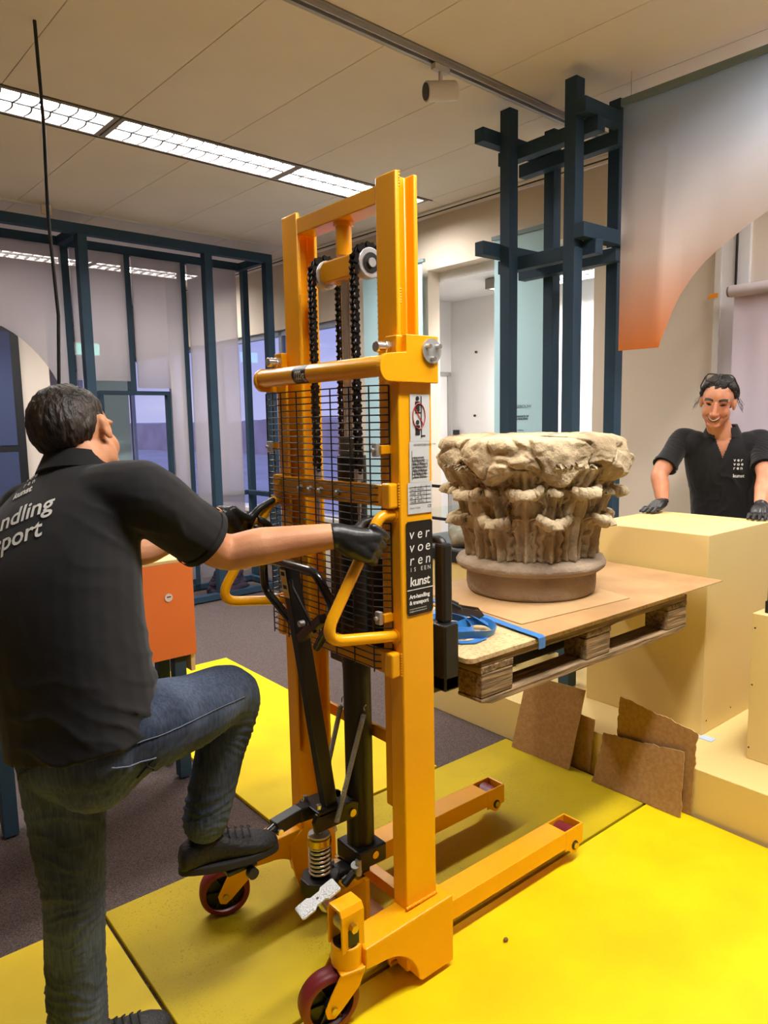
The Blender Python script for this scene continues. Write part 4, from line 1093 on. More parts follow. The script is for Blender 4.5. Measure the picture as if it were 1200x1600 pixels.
# ------------------------------------------------------------------ blue ratchet strap
M_strap = mat('strap_blue', rgb(24, 116, 190), .55, var=.15, vscale=60, sheen=.3)
stp = thing('ratchet_strap', (1.65, 1.68, ZM), 'blue lashing strap with ratchet lying on the chipboard', 'strap')
def ribbon(pts, w, side, th=.0016):
    pts = [Vector(p) for p in pts]; rings = []
    for k, p in enumerate(pts):
        s = Vector(side[k] if isinstance(side, list) else side).normalized()*w/2
        d = (pts[min(k+1, len(pts)-1)]-pts[max(k-1, 0)]).normalized(); n_ = d.cross(s).normalized()*th/2
        rings.append([p-s-n_, p+s-n_, p+s+n_, p-s+n_])
    return MB().loft(rings)
ribbon([(1.865, 2.0, ZH+.003), (1.845, 1.75, ZH+.003), (1.815, 1.60, ZH+.004), (1.80, 1.50, ZH+.003), (1.79, 1.42, ZH+.003), (1.786, 1.4085, ZH+.001), (1.786, 1.4075, ZH-.012), (1.786, 1.4085, ZH-.034)], .032, (1, 0, 0)).build('strap_band', M_strap, stp, smooth=60)
# loose coil of webbing standing on edge and in loops
def loop(cx, cy, rx, ry, z, tilt, ph, n=26, w=.028, turns=1.0):
    pts = []; sd = []
    for k in range(n+1):
        t = ph+2*PI*turns*k/n
        pts.append((cx+rx*math.cos(t), cy+ry*math.sin(t), z+.010*math.sin(2*t)))
        sd.append((tilt*math.cos(t), tilt*math.sin(t), 1))
    return ribbon(pts, w, sd)
loop(1.645, 1.59, .105, .060, ZM+.018, .35, .3).build('strap_loop', M_strap, stp, smooth=60)
loop(1.615, 1.65, .080, .075, ZM+.026, -.5, 1.2).build('strap_loop', M_strap, stp, smooth=60)
loop(1.655, 1.72, .095, .050, ZM+.020, .6, 2.0).build('strap_loop', M_strap, stp, smooth=60)
ribbon([(1.55, 1.80, ZM+.012), (1.59, 1.74, ZM+.05), (1.64, 1.70, ZM+.07), (1.71, 1.65, ZM+.055), (1.745, 1.60, ZM+.02)], .034, (.7, .7, .2)).build('strap_loop', M_strap, stp, smooth=60)
ribbon([(1.70, 1.58, ZM+.006), (1.66, 1.54, ZM+.004), (1.60, 1.53, ZM+.004), (1.56, 1.56, ZM+.004)], .032, (.2, 1, 0)).build('strap_loop', M_strap, stp, smooth=60)
R = Matrix.Translation((1.70, 1.665, ZM+.060)) @ Matrix.Rotation(math.radians(-35), 4, 'Z') @ Matrix.Rotation(math.radians(12), 4, 'Y')
rm = MB(R)
for y in (-.022, .022): rm.prism([(-.06, -.010), (.05, -.014), (.065, 0), (.05, .014), (-.05, .012)], 'y', y-.0015, y+.0015)
rm.cyl((.045, -.024, 0), (.045, .024, 0), .008, n=10); rm.cyl((-.02, -.026, 0), (-.02, .026, 0), .011, n=12)
rm.box(-.065, -.045, -.022, .022, -.006, .010)
rm.build('ratchet_buckle', mat('ratchet_steel', rgb(120, 100, 78), .35, metal=.9), stp, bevel=.0015)
hm = MB(R); hm.tube([(-.02, -.026, .012), (-.08, -.026, .028), (-.08, .026, .028), (-.02, .026, .012)], .006, n=8)
hm.build('ratchet_handle', M_dark, stp, smooth=60)

# ------------------------------------------------------------------ the carved stone capital
M_stone = mat('capital_stone', rgb(208, 190, 156), .88, col2=rgb(160, 140, 110), vscale=7, bump=.55, bscale=90, detail=10, spec=.15)
M_stone2 = mat('capital_stone_base', rgb(170, 152, 130), .9, col2=rgb(138, 120, 102), vscale=5, bump=.5, bscale=70, detail=9, spec=.15)
CX0, CY0, CZ = 2.285, 1.865, ZS
cap = thing('stone_capital', (CX0, CY0, CZ), 'carved sandstone column capital with acanthus leaves on the pallet', 'stone capital')
def nz(p, f, s=0.0): return noise.noise(Vector(p)*f+Vector((s, s*1.7, s*.3)))
def stone_lathe(prof, n=120, amp=.004, f=14, seed=0.0, sub=3):
    pr = []
    for k in range(len(prof)-1):
        for i in range(sub): u = i/sub; pr.append((prof[k][0]*(1-u)+prof[k+1][0]*u, prof[k][1]*(1-u)+prof[k+1][1]*u))
    pr.append(prof[-1])
    mb = MB().lathe(pr, (CX0, CY0, CZ), n=n)
    c = Vector((CX0, CY0, 0)); out = []
    for v in mb.v:
        d = Vector((v.x-CX0, v.y-CY0, 0)); d.normalize()
        k = amp*(nz(v, f, seed)+.5*nz(v, f*3, seed))
        p = v+d*k+Vector((0, 0, .5*amp*nz(v, f, seed+5)))
        out.append(p)
    mb.v = out; return mb
stone_lathe([(.245, .0), (.252, .006), (.256, .03), (.256, .07), (.252, .098)], amp=.005, f=10).build('base_drum', M_stone2, cap, smooth=60)
stone_lathe([(.250, .094), (.285, .100), (.296, .112), (.298, .124), (.290, .138), (.262, .148), (.246, .152)], amp=.005, f=12, seed=2).build('base_torus', M_stone2, cap, smooth=60)
stone_lathe([(.238, .148), (.234, .20), (.236, .30), (.246, .38), (.268, .44), (.29, .49)], amp=.006, f=16, seed=4).build('bell', M_stone, cap, smooth=60)

def acanthus(H, W, r0, curl, out, seed, lobes=4, ribs=7, tip=True):
    """one carved leaf: upright fluted blade with drilled lobes, the tip leans out and droops.
    local frame: x outward, y sideways, z up; root on the bell at radius r0"""
    nu, nv = 46, 46
    verts = []; faces = []
    pits = []
    for k in range(lobes):
        for su in (-1, 1):
            pits += [(su*.58, (k+.45)/(lobes+.6)*.80)]
    for j in range(nv+1):
        v = j/nv
        if not tip:
            rad = r0+.014+out*v**1.5; z = H*v
        elif v < .74:
            s = v/.74; rad = r0+.014+out*s**1.8; z = H*.92*s
        else:
            s = (v-.74)/.26; a = s*PI*.80
            rad = r0+.014+out+curl*math.sin(a*.62)*1.15; z = H*.92+curl*.62*math.sin(a)-.30*curl*s
        lob = abs(math.sin(v*PI*lobes+.4))**.7
        wid = W*(0.84+.24*math.sin(min(v, 1)*PI*.85))*(.76+.24*lob)
        if tip and v > .70: wid *= max(.22, math.cos((v-.70)/.30*1.28)**.75)
        for i in range(nu+1):
            u = -1+2*i/nu
            fan = u*ribs*PI/2+1.1*math.copysign(abs(u), u)*(v-.4)*3.0
            flute = .0165*(abs(math.cos(fan))**.75-.55)*(1-.35*max(0, v-.75)/.25)
            mid = .010*math.exp(-(u/.10)**2)
            cup = -.026*abs(u)**2.0
            pit = 0.0
            for (pu, pv) in pits:
                d2 = ((u-pu)/.085)**2+((v-pv)/.040)**2
                if d2 < 6: pit -= .020*math.exp(-d2)
            rr = rad+flute+mid+cup+pit
            ang = u*wid/rr
            p = Vector((rr*math.cos(ang), rr*math.sin(ang), z+.016*lob*abs(u)+.012*abs(u)*(1 if v > .2 else 0)))
            p += Vector((1, 0, .4))*(.004*nz(p, 24, seed)+.003*nz(p, 60, seed))
            if tip and v > .70:
                w_ = min(1, (v-.70)/.12)
                p += Vector((math.cos(ang), math.sin(ang), 0))*w_*(.016*nz(p, 17, seed+2)+.010*nz(p, 42, seed))+Vector((0, 0, 1))*w_*(.010*nz(p, 21, seed+9)-.008*lob*abs(u))
            verts.append(p)
    for j in range(nv):
        for i in range(nu):
            a = j*(nu+1)+i; faces.append((a, a+1, a+nu+2, a+nu+1))
    me = bpy.data.meshes.new('acanthus_leaf'); me.from_pydata([tuple(p) for p in verts], [], faces)
    me.materials.append(M_stone)
    me.polygons.foreach_set('use_smooth', [True]*len(me.polygons))
    return me
def ring_of(me, n, ph, z, nm, tilt=0.0, th=.020):
    for k in range(n):
        o = bpy.data.objects.new(nm, me); COL.objects.link(o); o.parent = cap
        o.location = (0, 0, z); o.rotation_euler = (0, 0, ph+2*PI*k/n+.03*math.sin(k*2.3)); o.scale = (1, 1, 1+.03*math.sin(k*1.7))
        s = o.modifiers.new('thick', 'SOLIDIFY'); s.thickness = th; s.offset = -1
acl = acanthus(.140, .096, .236, .036, .026, 1.0, lobes=3, ribs=5)
ring_of(acl, 8, .22, .150, 'lower_leaf')
acu = acanthus(.255, .092, .236, .044, .040, 3.0, lobes=4, ribs=5)
ring_of(acu, 8, .22+PI/8, .150, 'upper_leaf')
# caulicoli and inner helices: small twisting stalks between the upper leaves
stl_ = acanthus(.16, .050, .244, .018, .040, 5.0, lobes=4, ribs=3)
ring_of(stl_, 8, .22, .255, 'stalk_leaf', th=.016)
# third tier: leafy volute supports under the abacus, broad and flaring outward
act = acanthus(.130, .112, .262, .0, .075, 7.0, lobes=3, ribs=7, tip=False)
ring_of(act, 8, .22, .372, 'crown_leaf', th=.03)
ring_of(act, 8, .22+PI/8, .366, 'crown_leaf', th=.03)
# broken abacus: heavy weathered block with concave sides
mb = MB(); n = 96
def abr(t):
    # four projecting corners, strongly rounded by damage
    c = abs(math.cos(2*(t-.45)))
    return .325+.052*c**1.5
rings = []
for (fz, fr) in ((.450, .70), (.456, .88), (.470, .985), (.500, 1.03), (.540, 1.03), (.572, 1.0), (.596, .985), (.612, .95), (.622, .86), (.624, .6), (.622, .3), (.622, .05)):
    rings.append([(CX0+abr(2*PI*i/n)*fr*math.cos(2*PI*i/n), CY0+abr(2*PI*i/n)*fr*math.sin(2*PI*i/n), CZ+fz) for i in range(n)])
mb.loft(rings)
ab = fuse(mb, .006, 2, .5)
nv_ = len(ab.vertices)
for v in ab.vertices:
    p = v.co.copy(); d = Vector((p.x-CX0, p.y-CY0, 0)); L = d.length; d.normalize(); t = math.atan2(d.y, d.x)
    k = .024*nz(p, 6, 3)+.016*nz(p, 15, 8)+.008*nz(p, 38, 1)
    rid = abs(nz(p, 9, 12)); chip = -.020*max(0, .12-rid)/.12
    low = p.z-CZ < .545
    sc = 0.0
    edge = .5+.5*math.sin(t*8-.22*8+PI/2)          # scalloped lower rim between the crown leaves
    dz = 0.0
    if p.z-CZ < .55: dz = (.060*(1-edge)-.022*edge+.05*nz(p, 5, 40))*max(0, min(1, (L-.22)/.1))*min(1, (.55-(p.z-CZ))/.08)
    v.co = p+d*(k+chip)+Vector((0, 0, (.010*nz(p, 5, 20)+.010*nz(p, 14, 30))*(1 if p.z-CZ > .56 else .6)+dz*.8))
place_mesh('broken_abacus', ab, M_stone, cap, 180)

# ------------------------------------------------------------------ torn hardboard pieces against the platform
M_card = mat('torn_hardboard', rgb(172, 132, 84), .85, col2=rgb(156, 116, 70), vscale=60, bump=.15, bscale=150, detail=9)
M_tear = mat('torn_edge', rgb(206, 172, 122), .9)
def torn(poly, label, seed, tear=.006, th=.004):
    """poly: 3D outline corner points in one leaning plane"""
    P3 = [Vector(p) for p in poly]; c = sum(P3, Vector())/len(P3)
    nrm = (P3[1]-P3[0]).cross(P3[2]-P3[1]).normalized()
    pts = []
    for k in range(len(P3)):
        a, b = P3[k], P3[(k+1) % len(P3)]; n_ = max(2, int((b-a).length/.012))
        for i in range(n_):
            p = a.lerp(b, i/n_); inw = (c-p).normalized()
            amt = tear if k != 0 else .0008
            pts.append(p+inw*amt*(1+nz(p, 40, seed)+.8*nz(p, 120, seed)))
    n_ = len(pts); mb = MB().add([p for p in pts]+[p+nrm*th for p in pts], [tuple(range(n_-1, -1, -1)), tuple(range(n_, 2*n_))]+[(i, (i+1) % n_, n_+(i+1) % n_, n_+i) for i in range(n_)])
    o = mb.build('hardboard_piece', M_card); o.data.materials.append(M_tear)
    for p in list(o.data.polygons)[2+len(P3)*0:]:
        if len(p.vertices) == 4: p.material_index = 1
    return tag(o, label, 'hardboard piece', 'torn hardboard pieces')
Z0 = .0045
torn([(2.640, 2.262, Z0), (2.650, 1.925, Z0), (2.712, 1.885, .385), (2.712, 2.225, .372)], 'square brown hardboard piece leaning on the platform, farthest left', 1, .001)
torn([(2.700, 1.950, Z0), (2.705, 1.850, Z0), (2.716, 1.835, .262), (2.716, 1.93, .268)], 'narrow hardboard strip standing behind the square piece', 2, .004)
torn([(2.642, 1.800, Z0), (2.650, 1.378, Z0), (2.694, 1.392, .272), (2.694, 1.78, .228)], 'torn hardboard piece in front of the pair beside the yellow seam', 3)
torn([(2.700, 1.74, Z0), (2.704, 1.366, Z0), (2.7175, 1.352, .362), (2.7175, 1.715, .412)], 'taller torn hardboard piece behind its partner', 4)
ps = MB().box(3.0, 3.045, 1.44, 1.50, .2005, .2025).build('paper_slip', mat('paper_blue', rgb(190, 206, 230), .7))
tag(ps, 'slip of pale blue paper on the platform by the plinth', 'paper')

db = MB().ball((1.585, 1.38, .010), .009, .007, .007, n=10, m=7)
tag(db.build('wood_crumb', mat('debris_brown', rgb(120, 92, 50), .8), smooth=60), 'tiny brown crumb on the yellow panel beside the stacker leg', 'crumb')
# ------------------------------------------------------------------ people
def skin_mat(name, c1, c2):
    M = mat(name, c1, .5, col2=c2, vscale=9, bump=.08, bscale=220, spec=.4)
    return M
M_skin = skin_mat('skin_tan', rgb(222, 160, 118), rgb(204, 138, 98))
M_skin2 = skin_mat('skin_warm', rgb(220, 156, 122), rgb(200, 130, 98))
M_polo = mat('black_polo', rgb(34, 34, 36), .85, var=.2, vscale=3, bump=.12, bscale=900, spec=.2, sheen=.15)
M_glove = mat('black_nitrile', rgb(34, 35, 36), .38, var=.15, vscale=20, bump=.12, bscale=60)
M_hair = mat('dark_brown_hair', rgb(58, 46, 38), .55, col2=rgb(24, 19, 16), vscale=30, stretch=(1, 1, .25), bump=.6, bscale=130, spec=.5)
M_hair2 = mat('black_hair', rgb(40, 36, 34), .5, col2=rgb(16, 14, 14), vscale=30, bump=.6, bscale=150, spec=.5)
M_shoe = mat('black_shoe', rgb(26, 25, 25), .6, var=.25, vscale=20, bump=.3, bscale=120)
M_sole = mat('shoe_sole', rgb(38, 36, 35), .8)
def denim():
    M = mat('blue_denim', rgb(104, 118, 142), .9, col2=rgb(54, 62, 80), vscale=3.5, bump=.25, bscale=700, spec=.15, detail=8)
    nt = M.node_tree; b = nt.nodes['Principled BSDF']; src = b.inputs['Base Color'].links[0].from_socket
    t = nt.nodes.new('ShaderNodeTexCoord'); mp = nt.nodes.new('ShaderNodeMapping'); mp.inputs['Scale'].default_value = (60, 60, 7)
    n = nt.nodes.new('ShaderNodeTexNoise'); n.inputs['Scale'].default_value = 3; n.inputs['Detail'].default_value = 4
    r = nt.nodes.new('ShaderNodeValToRGB'); r.color_ramp.elements[0].color = (.72, .72, .72, 1); r.color_ramp.elements[1].color = (1.15, 1.15, 1.12, 1); r.color_ramp.elements[0].position = .35; r.color_ramp.elements[1].position = .65
    mx = nt.nodes.new('ShaderNodeMix'); mx.data_type = 'RGBA'; mx.blend_type = 'MULTIPLY'; mx.inputs[0].default_value = 1
    nt.links.new(t.outputs['Object'], mp.inputs[0]); nt.links.new(mp.outputs[0], n.inputs['Vector']); nt.links.new(n.outputs['Fac'], r.inputs[0])
    nt.links.new(src, mx.inputs[6]); nt.links.new(r.outputs[0], mx.inputs[7]); nt.links.new(mx.outputs[2], b.inputs['Base Color'])
    return M
M_jean = denim()

def smooth_path(pts, rs, k=6):
    """Catmull-Rom through joints, with radii"""
    P_ = [Vector(p) for p in pts]; out = []; ro = []
    for i in range(len(P_)-1):
        p0 = P_[max(i-1, 0)]; p1 = P_[i]; p2 = P_[i+1]; p3 = P_[min(i+2, len(P_)-1)]
        for j in range(k):
            t = j/k
            out.append(.5*((2*p1)+(p2-p0)*t+(2*p0-5*p1+4*p2-p3)*t*t+(-p0+3*p1-3*p2+p3)*t**3))
            ro.append(rs[i]*(1-t)+rs[i+1]*t)
    out.append(P_[-1]); ro.append(rs[-1]); return out, ro
def limb(mb, pts, rs, k=6, n=16, ends=True):
    p, r = smooth_path(pts, rs, k); mb.tube(p, 0, n=n, rs=r)
    if ends:
        mb.ball(p[0], r[0]*.98, n=14, m=8); mb.ball(p[-1], r[-1]*.98, n=14, m=8)
def torso(mb, rings, n=28, ex=2.4):
    """rings: (centre, yaw in degrees, right-side tilt, half width, half depth)"""
    C = []; 
    for (c, yaw, tilt, a, b) in rings: C.append((Vector(c), math.radians(yaw), tilt, a, b))
    R_ = []
    K = 5
    for i in range(len(C)-1):
        q0, q1, q2, q3 = C[max(i-1, 0)], C[i], C[i+1], C[min(i+2, len(C)-1)]
        for j in range(K+(1 if i == len(C)-2 else 0)):
            t = j/K
            cr_ = lambda a, b, c, d: .5*((2*b)+(c-a)*t+(2*a-5*b+4*c-d)*t*t+(-a+3*b-3*c+d)*t**3)
            c = cr_(q0[0], q1[0], q2[0], q3[0]); yaw = q1[1]*(1-t)+q2[1]*t; tilt = q1[2]*(1-t)+q2[2]*t
            a = cr_(q0[3], q1[3], q2[3], q3[3]); b = cr_(q0[4], q1[4], q2[4], q3[4])
            s = Vector((math.sin(yaw), -math.cos(yaw), tilt)); f = Vector((math.cos(yaw), math.sin(yaw), 0))
            ring = []
            for k in range(n):
                th = 2*PI*k/n; cc, ss = math.cos(th), math.sin(th)
                ring.append(c+s*a*math.copysign(abs(cc)**(2/ex), cc)+f*b*math.copysign(abs(ss)**(2/ex), ss))
            R_.append(ring)
    mb.loft(R_)
def folds(centers, base=.0010):
    """cloth creases: broken, warped ridges around the given stress points"""
    cs = [(np.array(c[:3]), np.array(c[3]), c[4], c[5], c[6]) for c in centers]
    def sn(co, f, s):
        return np.sin(co[:, 0]*f+1.7*np.sin(co[:, 2]*f*.8+s)+s)*np.sin(co[:, 1]*f*1.1+1.9*np.sin(co[:, 2]*f*.6-s)+2*s)
    def f(co, no):
        d = base*sn(co, 13, .7)+base*.4*sn(co, 29, 2.1)
        for k, (c, ax, wl, sg, am) in enumerate(cs):
            r = co-c; w = np.exp(-(r**2).sum(1)/(2*sg*sg))
            ph = r@ax+.030*sn(co, 15, k+.5)+.012*sn(co, 34, k+1.5)
            s = np.sin(ph*2*np.pi/wl); ridge = (1-np.abs(s))**1.6*2-.7
            d = d+am*w*ridge*(.55+.45*sn(co, 11, k*1.3))
        return d
    return f
def head_shapes(mb, H, nose=True, ear_l=True, ear_r=True, jaw=1.0):
    R3 = H.to_3x3()
    def B(c, r): mb.ball(H @ Vector(c), r[0], r[1], r[2], n=22, m=14, R=R3)
    B((-.018, 0, .035), (.095, .076, .088)); B((.030, 0, .040), (.056, .064, .064)); B((.036, 0, -.015), (.056, .060, .072))
    for s in (-1, 1):
        B((.046, s*.034, -.028), (.034, .028, .034)); B((.010, s*.046, -.052), (.034, .020, .036))
        B((-.008, s*.077, -.004), (.017, .009, .031)); B((-.014, s*.081, .010), (.014, .008, .019))
        B((.070, s*.034, .030), (.020, .026, .010)); B((.092, s*.013, -.036), (.012, .010, .009))
    B((.034, 0, -.066), (.052, .050*jaw, .042)); B((.064, 0, -.094), (.026, .032*jaw, .022)); B((.078, 0, -.058), (.020, .030, .024))
    p0, p1 = H @ Vector((.084, 0, .022)), H @ Vector((.110, 0, -.030))
    mb.tube([p0, p0.lerp(p1, .5), p1], 0, n=10, rs=[.008, .010, .013]); mb.ball(p1, .0135, n=12, m=8)
def cap_hair(name, H, fn, material, parent, grow=.008, seed=0.0, rad=(.095, .076, .088), c=(-.018, 0, .035), streak=.003):
    """hair as a thick shell over the skull where fn(point in head frame) is true"""
    nu, nv = 130, 74
    vs = []; ok = []
    for j in range(nv+1):
        ph = -PI/2+PI*j/nv
        for i in range(nu):
            t = 2*PI*i/nu; d = Vector((math.cos(ph)*math.cos(t), math.cos(ph)*math.sin(t), math.sin(ph)))
            p = Vector((c[0]+d.x*rad[0], c[1]+d.y*rad[1], c[2]+d.z*rad[2]))
            w = fn(p)
            s = streak*(noise.noise(Vector((t*9+seed, ph*3, 0)))+.7*noise.noise(Vector((t*26, ph*6, seed))))+.002*noise.noise(p*80)
            q = p+Vector((d.x/rad[0], d.y/rad[1], d.z/rad[2])).normalized()*(grow*min(1, max(.15, w*30))+s)
            vs.append(H @ q); ok.append(w > 0)
    fs = []
    for j in range(nv):
        for i in range(nu):
            a, b, c2, d2 = j*nu+i, j*nu+(i+1) % nu, (j+1)*nu+(i+1) % nu, (j+1)*nu+i
            if ok[a] and ok[b] and ok[c2] and ok[d2]: fs.append((a, b, c2, d2))
    me = bpy.data.meshes.new(name); off = wloc(parent); me.from_pydata([tuple(v-off) for v in vs], [], fs)
    bm = bmesh.new(); bm.from_mesh(me); bmesh.ops.delete(bm, geom=[v for v in bm.verts if not v.link_faces], context='VERTS'); bmesh.ops.recalc_face_normals(bm, faces=bm.faces); bm.to_mesh(me); bm.free()
    o = link(name, me, material, parent, 180); s = o.modifiers.new('thick', 'SOLIDIFY'); s.thickness = .012; s.offset = -1
    return o
def bvh_of(o):
    me = o.data; off = wloc(o)
    return BVHTree.FromPolygons([v.co+off for v in me.vertices], [tuple(p.vertices) for p in me.polygons])
def cut_faces(me, fn, off=Vector((0, 0, 0))):
    bm = bmesh.new(); bm.from_mesh(me)
    bmesh.ops.delete(bm, geom=[f for f in bm.faces if fn(f.calc_center_median()+off)], context='FACES'); bm.to_mesh(me); bm.free(); return me
def shoe(name, toe, heel, z, parent, laces=True):
    """low black trainer from heel to toe, sole on z"""
    toe = Vector((toe[0], toe[1], 0)); heel = Vector((heel[0], heel[1], 0)); d = (toe-heel); L = d.length; d.normalize(); s = Vector((-d.y, d.x, 0))
    rings = []
    sec = [(0, .024, .050), (.03, .034, .075), (.12, .036, .088), (.26, .036, .100), (.40, .040, .092), (.55, .046, .074), (.70, .050, .060), (.84, .048, .052), (.94, .036, .044), (1.0, .016, .034)]
    for (u, w, h) in sec:
        c = heel+d*L*u; ring = []
        for k in range(20):
            t = 2*PI*k/20; cx, sz = math.cos(t), math.sin(t)
            ring.append(c+s*w*math.copysign(abs(cx)**.8, cx)+Vector((0, 0, z+.012+(h-.012)*(.5+.5*math.copysign(abs(sz)**.8, sz)))))
        rings.append(ring)
    up = MB().loft(rings)
    me = fuse(up, .005, 2, .5); sh = place_mesh(name, me, M_shoe, parent, 180)
    so = []
    for k in range(28):
        t = 2*PI*k/28; u = .5-.5*math.cos(t); w = .052*math.sin(min(1, .25+u*.9)*PI*.62)*(1 if math.sin(t) > 0 else -1)
        w *= min(1, abs(math.sin(t))**.5*1.05); p = heel+d*(L*1.02*u-.004)+s*w; so.append((p.x, p.y))
    MB().prism(so, 'z', z, z+.022).build('sole', M_sole, sh, bevel=.004)
    lm = MB()
    for k in range(5):
        u = .42+.07*k; c = heel+d*L*u; h = .098-.055*(u-.40)
        lm.tube([c-s*.026+Vector((0, 0, z+h-.016)), c+Vector((0, 0, z+h+.004)), c+d*.012+s*.026+Vector((0, 0, z+h-.016))], .0025, n=6)
    lm.build('laces', M_dark, sh, smooth=60)
    return sh
def finger(mb, pts, r0=.0095, r1=.0075):
    limb(mb, pts, [r0+(r1-r0)*i/(len(pts)-1) for i in range(len(pts))], k=4, n=10)
def collar(name, c, yaw, tilt, a, b, h, parent, gap=0.0, flare=.012, fwd=0.0):
    """folded polo collar: a band round the neck, open by `gap` radians at the front"""
    y = math.radians(yaw); s = Vector((math.sin(y), -math.cos(y), tilt)); f = Vector((math.cos(y), math.sin(y), fwd)); c = Vector(c)
    rings = []
    n = 44
    for k in range(n+1):
        t = PI/2+gap/2+(2*PI-gap)*k/n
        d = s*math.cos(t)*1.0; e = f*math.sin(t)
        o = c+d*a+e*b; rad = (d+e).normalized()
        dn = -.022*max(0, math.sin(t))*(1 if gap else .3)
        lo = o+rad*(flare+.008)+Vector((0, 0, -h*.55+dn)); hi = o-rad*.001+Vector((0, 0, h*.5+dn)); inn = o-rad*.006+Vector((0, 0, h*.40+dn)); lo2 = o+rad*(flare+.002)+Vector((0, 0, -h*.6+dn))
        rings.append([lo2, lo, hi, inn])
    return MB().loft(rings).build(name, M_polo, parent, smooth=60)

# ================================================================= operator
op = thing('person', (.45, 1.74, .004), 'man in black polo shirt and jeans pushing the yellow stacker, seen from behind', 'person')
Lank, Ltoe, Lknee, Lhip = (.425, 1.777, .11), (.655, 1.752), (.432, 1.742, .50), (.425, 1.725, .88)
Rhip, Rknee, Rank = (.505, 1.566, .93), (.858, 1.706, .900), (.775, 1.736, .56)
Lsh, Lelb, Lwr = (.45, 1.95, 1.405), (.73, 2.0, 1.27), (1.015, 2.020, 1.343)
Rsh, Relb, Rwr = (.60, 1.60, 1.465), (.815, 1.635, 1.305), (1.062, 1.490, 1.333)
NECK = Vector((.515, 1.785, 1.535))
HM = Matrix.Translation((.540, 1.805, 1.590)) @ Matrix.Rotation(math.radians(41), 4, 'Z') @ Matrix.Rotation(math.radians(6), 4, 'Y') @ Matrix.Rotation(math.radians(-24), 4, 'X')
bd = MB(); head_shapes(bd, HM)
limb(bd, [HM @ Vector((-.025, 0, -.03)), HM @ Vector((-.025, 0, -.07)), NECK+Vector((-.005, -.005, -.05))], [.054, .054, .056])
torso(bd, [((.47, 1.665, .86), 20, .1, .15, .11), ((.455, 1.67, 1.05), 21, .12, .15, .11), ((.455, 1.72, 1.30), 24, .15, .165, .11), ((.48, 1.76, 1.43), 26, .17, .15, .085), ((.51, 1.78, 1.50), 27, .17, .06, .05)])
limb(bd, [Rsh, Vector(Rsh).lerp(Vector(Relb), .5), Relb, Vector(Relb).lerp(Vector(Rwr), .35), Rwr], [.055, .052, .046, .048, .031])
limb(bd, [Lsh, Vector(Lsh).lerp(Vector(Lelb), .5), Lelb, Vector(Lelb).lerp(Vector(Lwr), .35), Lwr], [.052, .048, .042, .044, .030])
limb(bd, [Lhip, Lknee, Lank], [.07, .05, .04]); limb(bd, [Rhip, Rknee, Rank], [.07, .052, .04])
limb(bd, [Lank, (.47, 1.772, .06), (.57, 1.760, .038)], [.030, .022, .014]); limb(bd, [Rank, (.79, 1.727, .50), (.88, 1.708, .468)], [.030, .022, .014])
place_mesh('body', fuse(bd, .0048, 3, .5), M_skin, op)
def hair1(p):
    x, y, z = p
    if x > .045: lim = .088
    elif x > .012: lim = .028+(x-.012)*1.6
    elif x > -.028: lim = .026
    elif x > -.045: lim = .026-(-.028-x)*3.3
    else: lim = -.030-.02*min(1, (-.045-x)/.05)
    return z-lim
cap_hair('hair', HM, hair1, M_hair, op, grow=.011, seed=2.0, streak=.0035)
# shirt
sh = MB()
torso(sh, [((.462, 1.655, .905), 20, .22, .190, .150), ((.455, 1.662, 1.00), 21, .16, .183, .145), ((.443, 1.685, 1.17), 22, .13, .186, .142), ((.448, 1.722, 1.31), 24, .15, .196, .142), ((.474, 1.757, 1.42), 26, .17, .190, .118), ((.500, 1.777, 1.488), 27, .17, .140, .088), ((.515, 1.785, 1.530), 27, .17, .070, .066)])
sR = Vector(Rsh); eR = Vector(Relb); sL = Vector(Lsh); eL = Vector(Lelb)
limb(sh, [Vector((.53, 1.70, 1.455)), sR, sR.lerp(eR, .45), sR.lerp(eR, .74)], [.075, .080, .076, .076], ends=False)
sh.ball(sR, .082); sh.ball((.56, 1.66, 1.43), .09)
limb(sh, [Vector((.47, 1.86, 1.43)), sL, sL.lerp(eL, .45), sL.lerp(eL, .70)], [.070, .074, .070, .070], ends=False)
sh.ball(sL, .076)
fol = folds([(.54, 1.54, 1.37, np.array((.5, .2, .9)), .13, .07, .007), (.56, 1.53, 1.02, np.array((.45, .1, .9)), .11, .09, .009), (.43, 1.60, .97, np.array((.5, .2, .8)), .14, .10, .006),
             (.66, 1.60, 1.40, np.array((.8, .3, .5)), .07, .05, .003)])
shm = place_mesh('polo_shirt', fuse(sh, .006, 7, .5, fol), M_polo, op)
collar('collar', NECK+Vector((.004, .0, -.004)), 24, .20, .070, .066, .042, shm, fwd=-.25)
hemR = MB(); p, r = sR.lerp(eR, .68), sR.lerp(eR, .745)
hemR.cyl(p, r, .0785, .0785, n=36, caps=False); hemR.cyl(r, p, .074, .074, n=36, caps=False)
hemR.build('sleeve_hem', M_polo, shm, smooth=60)
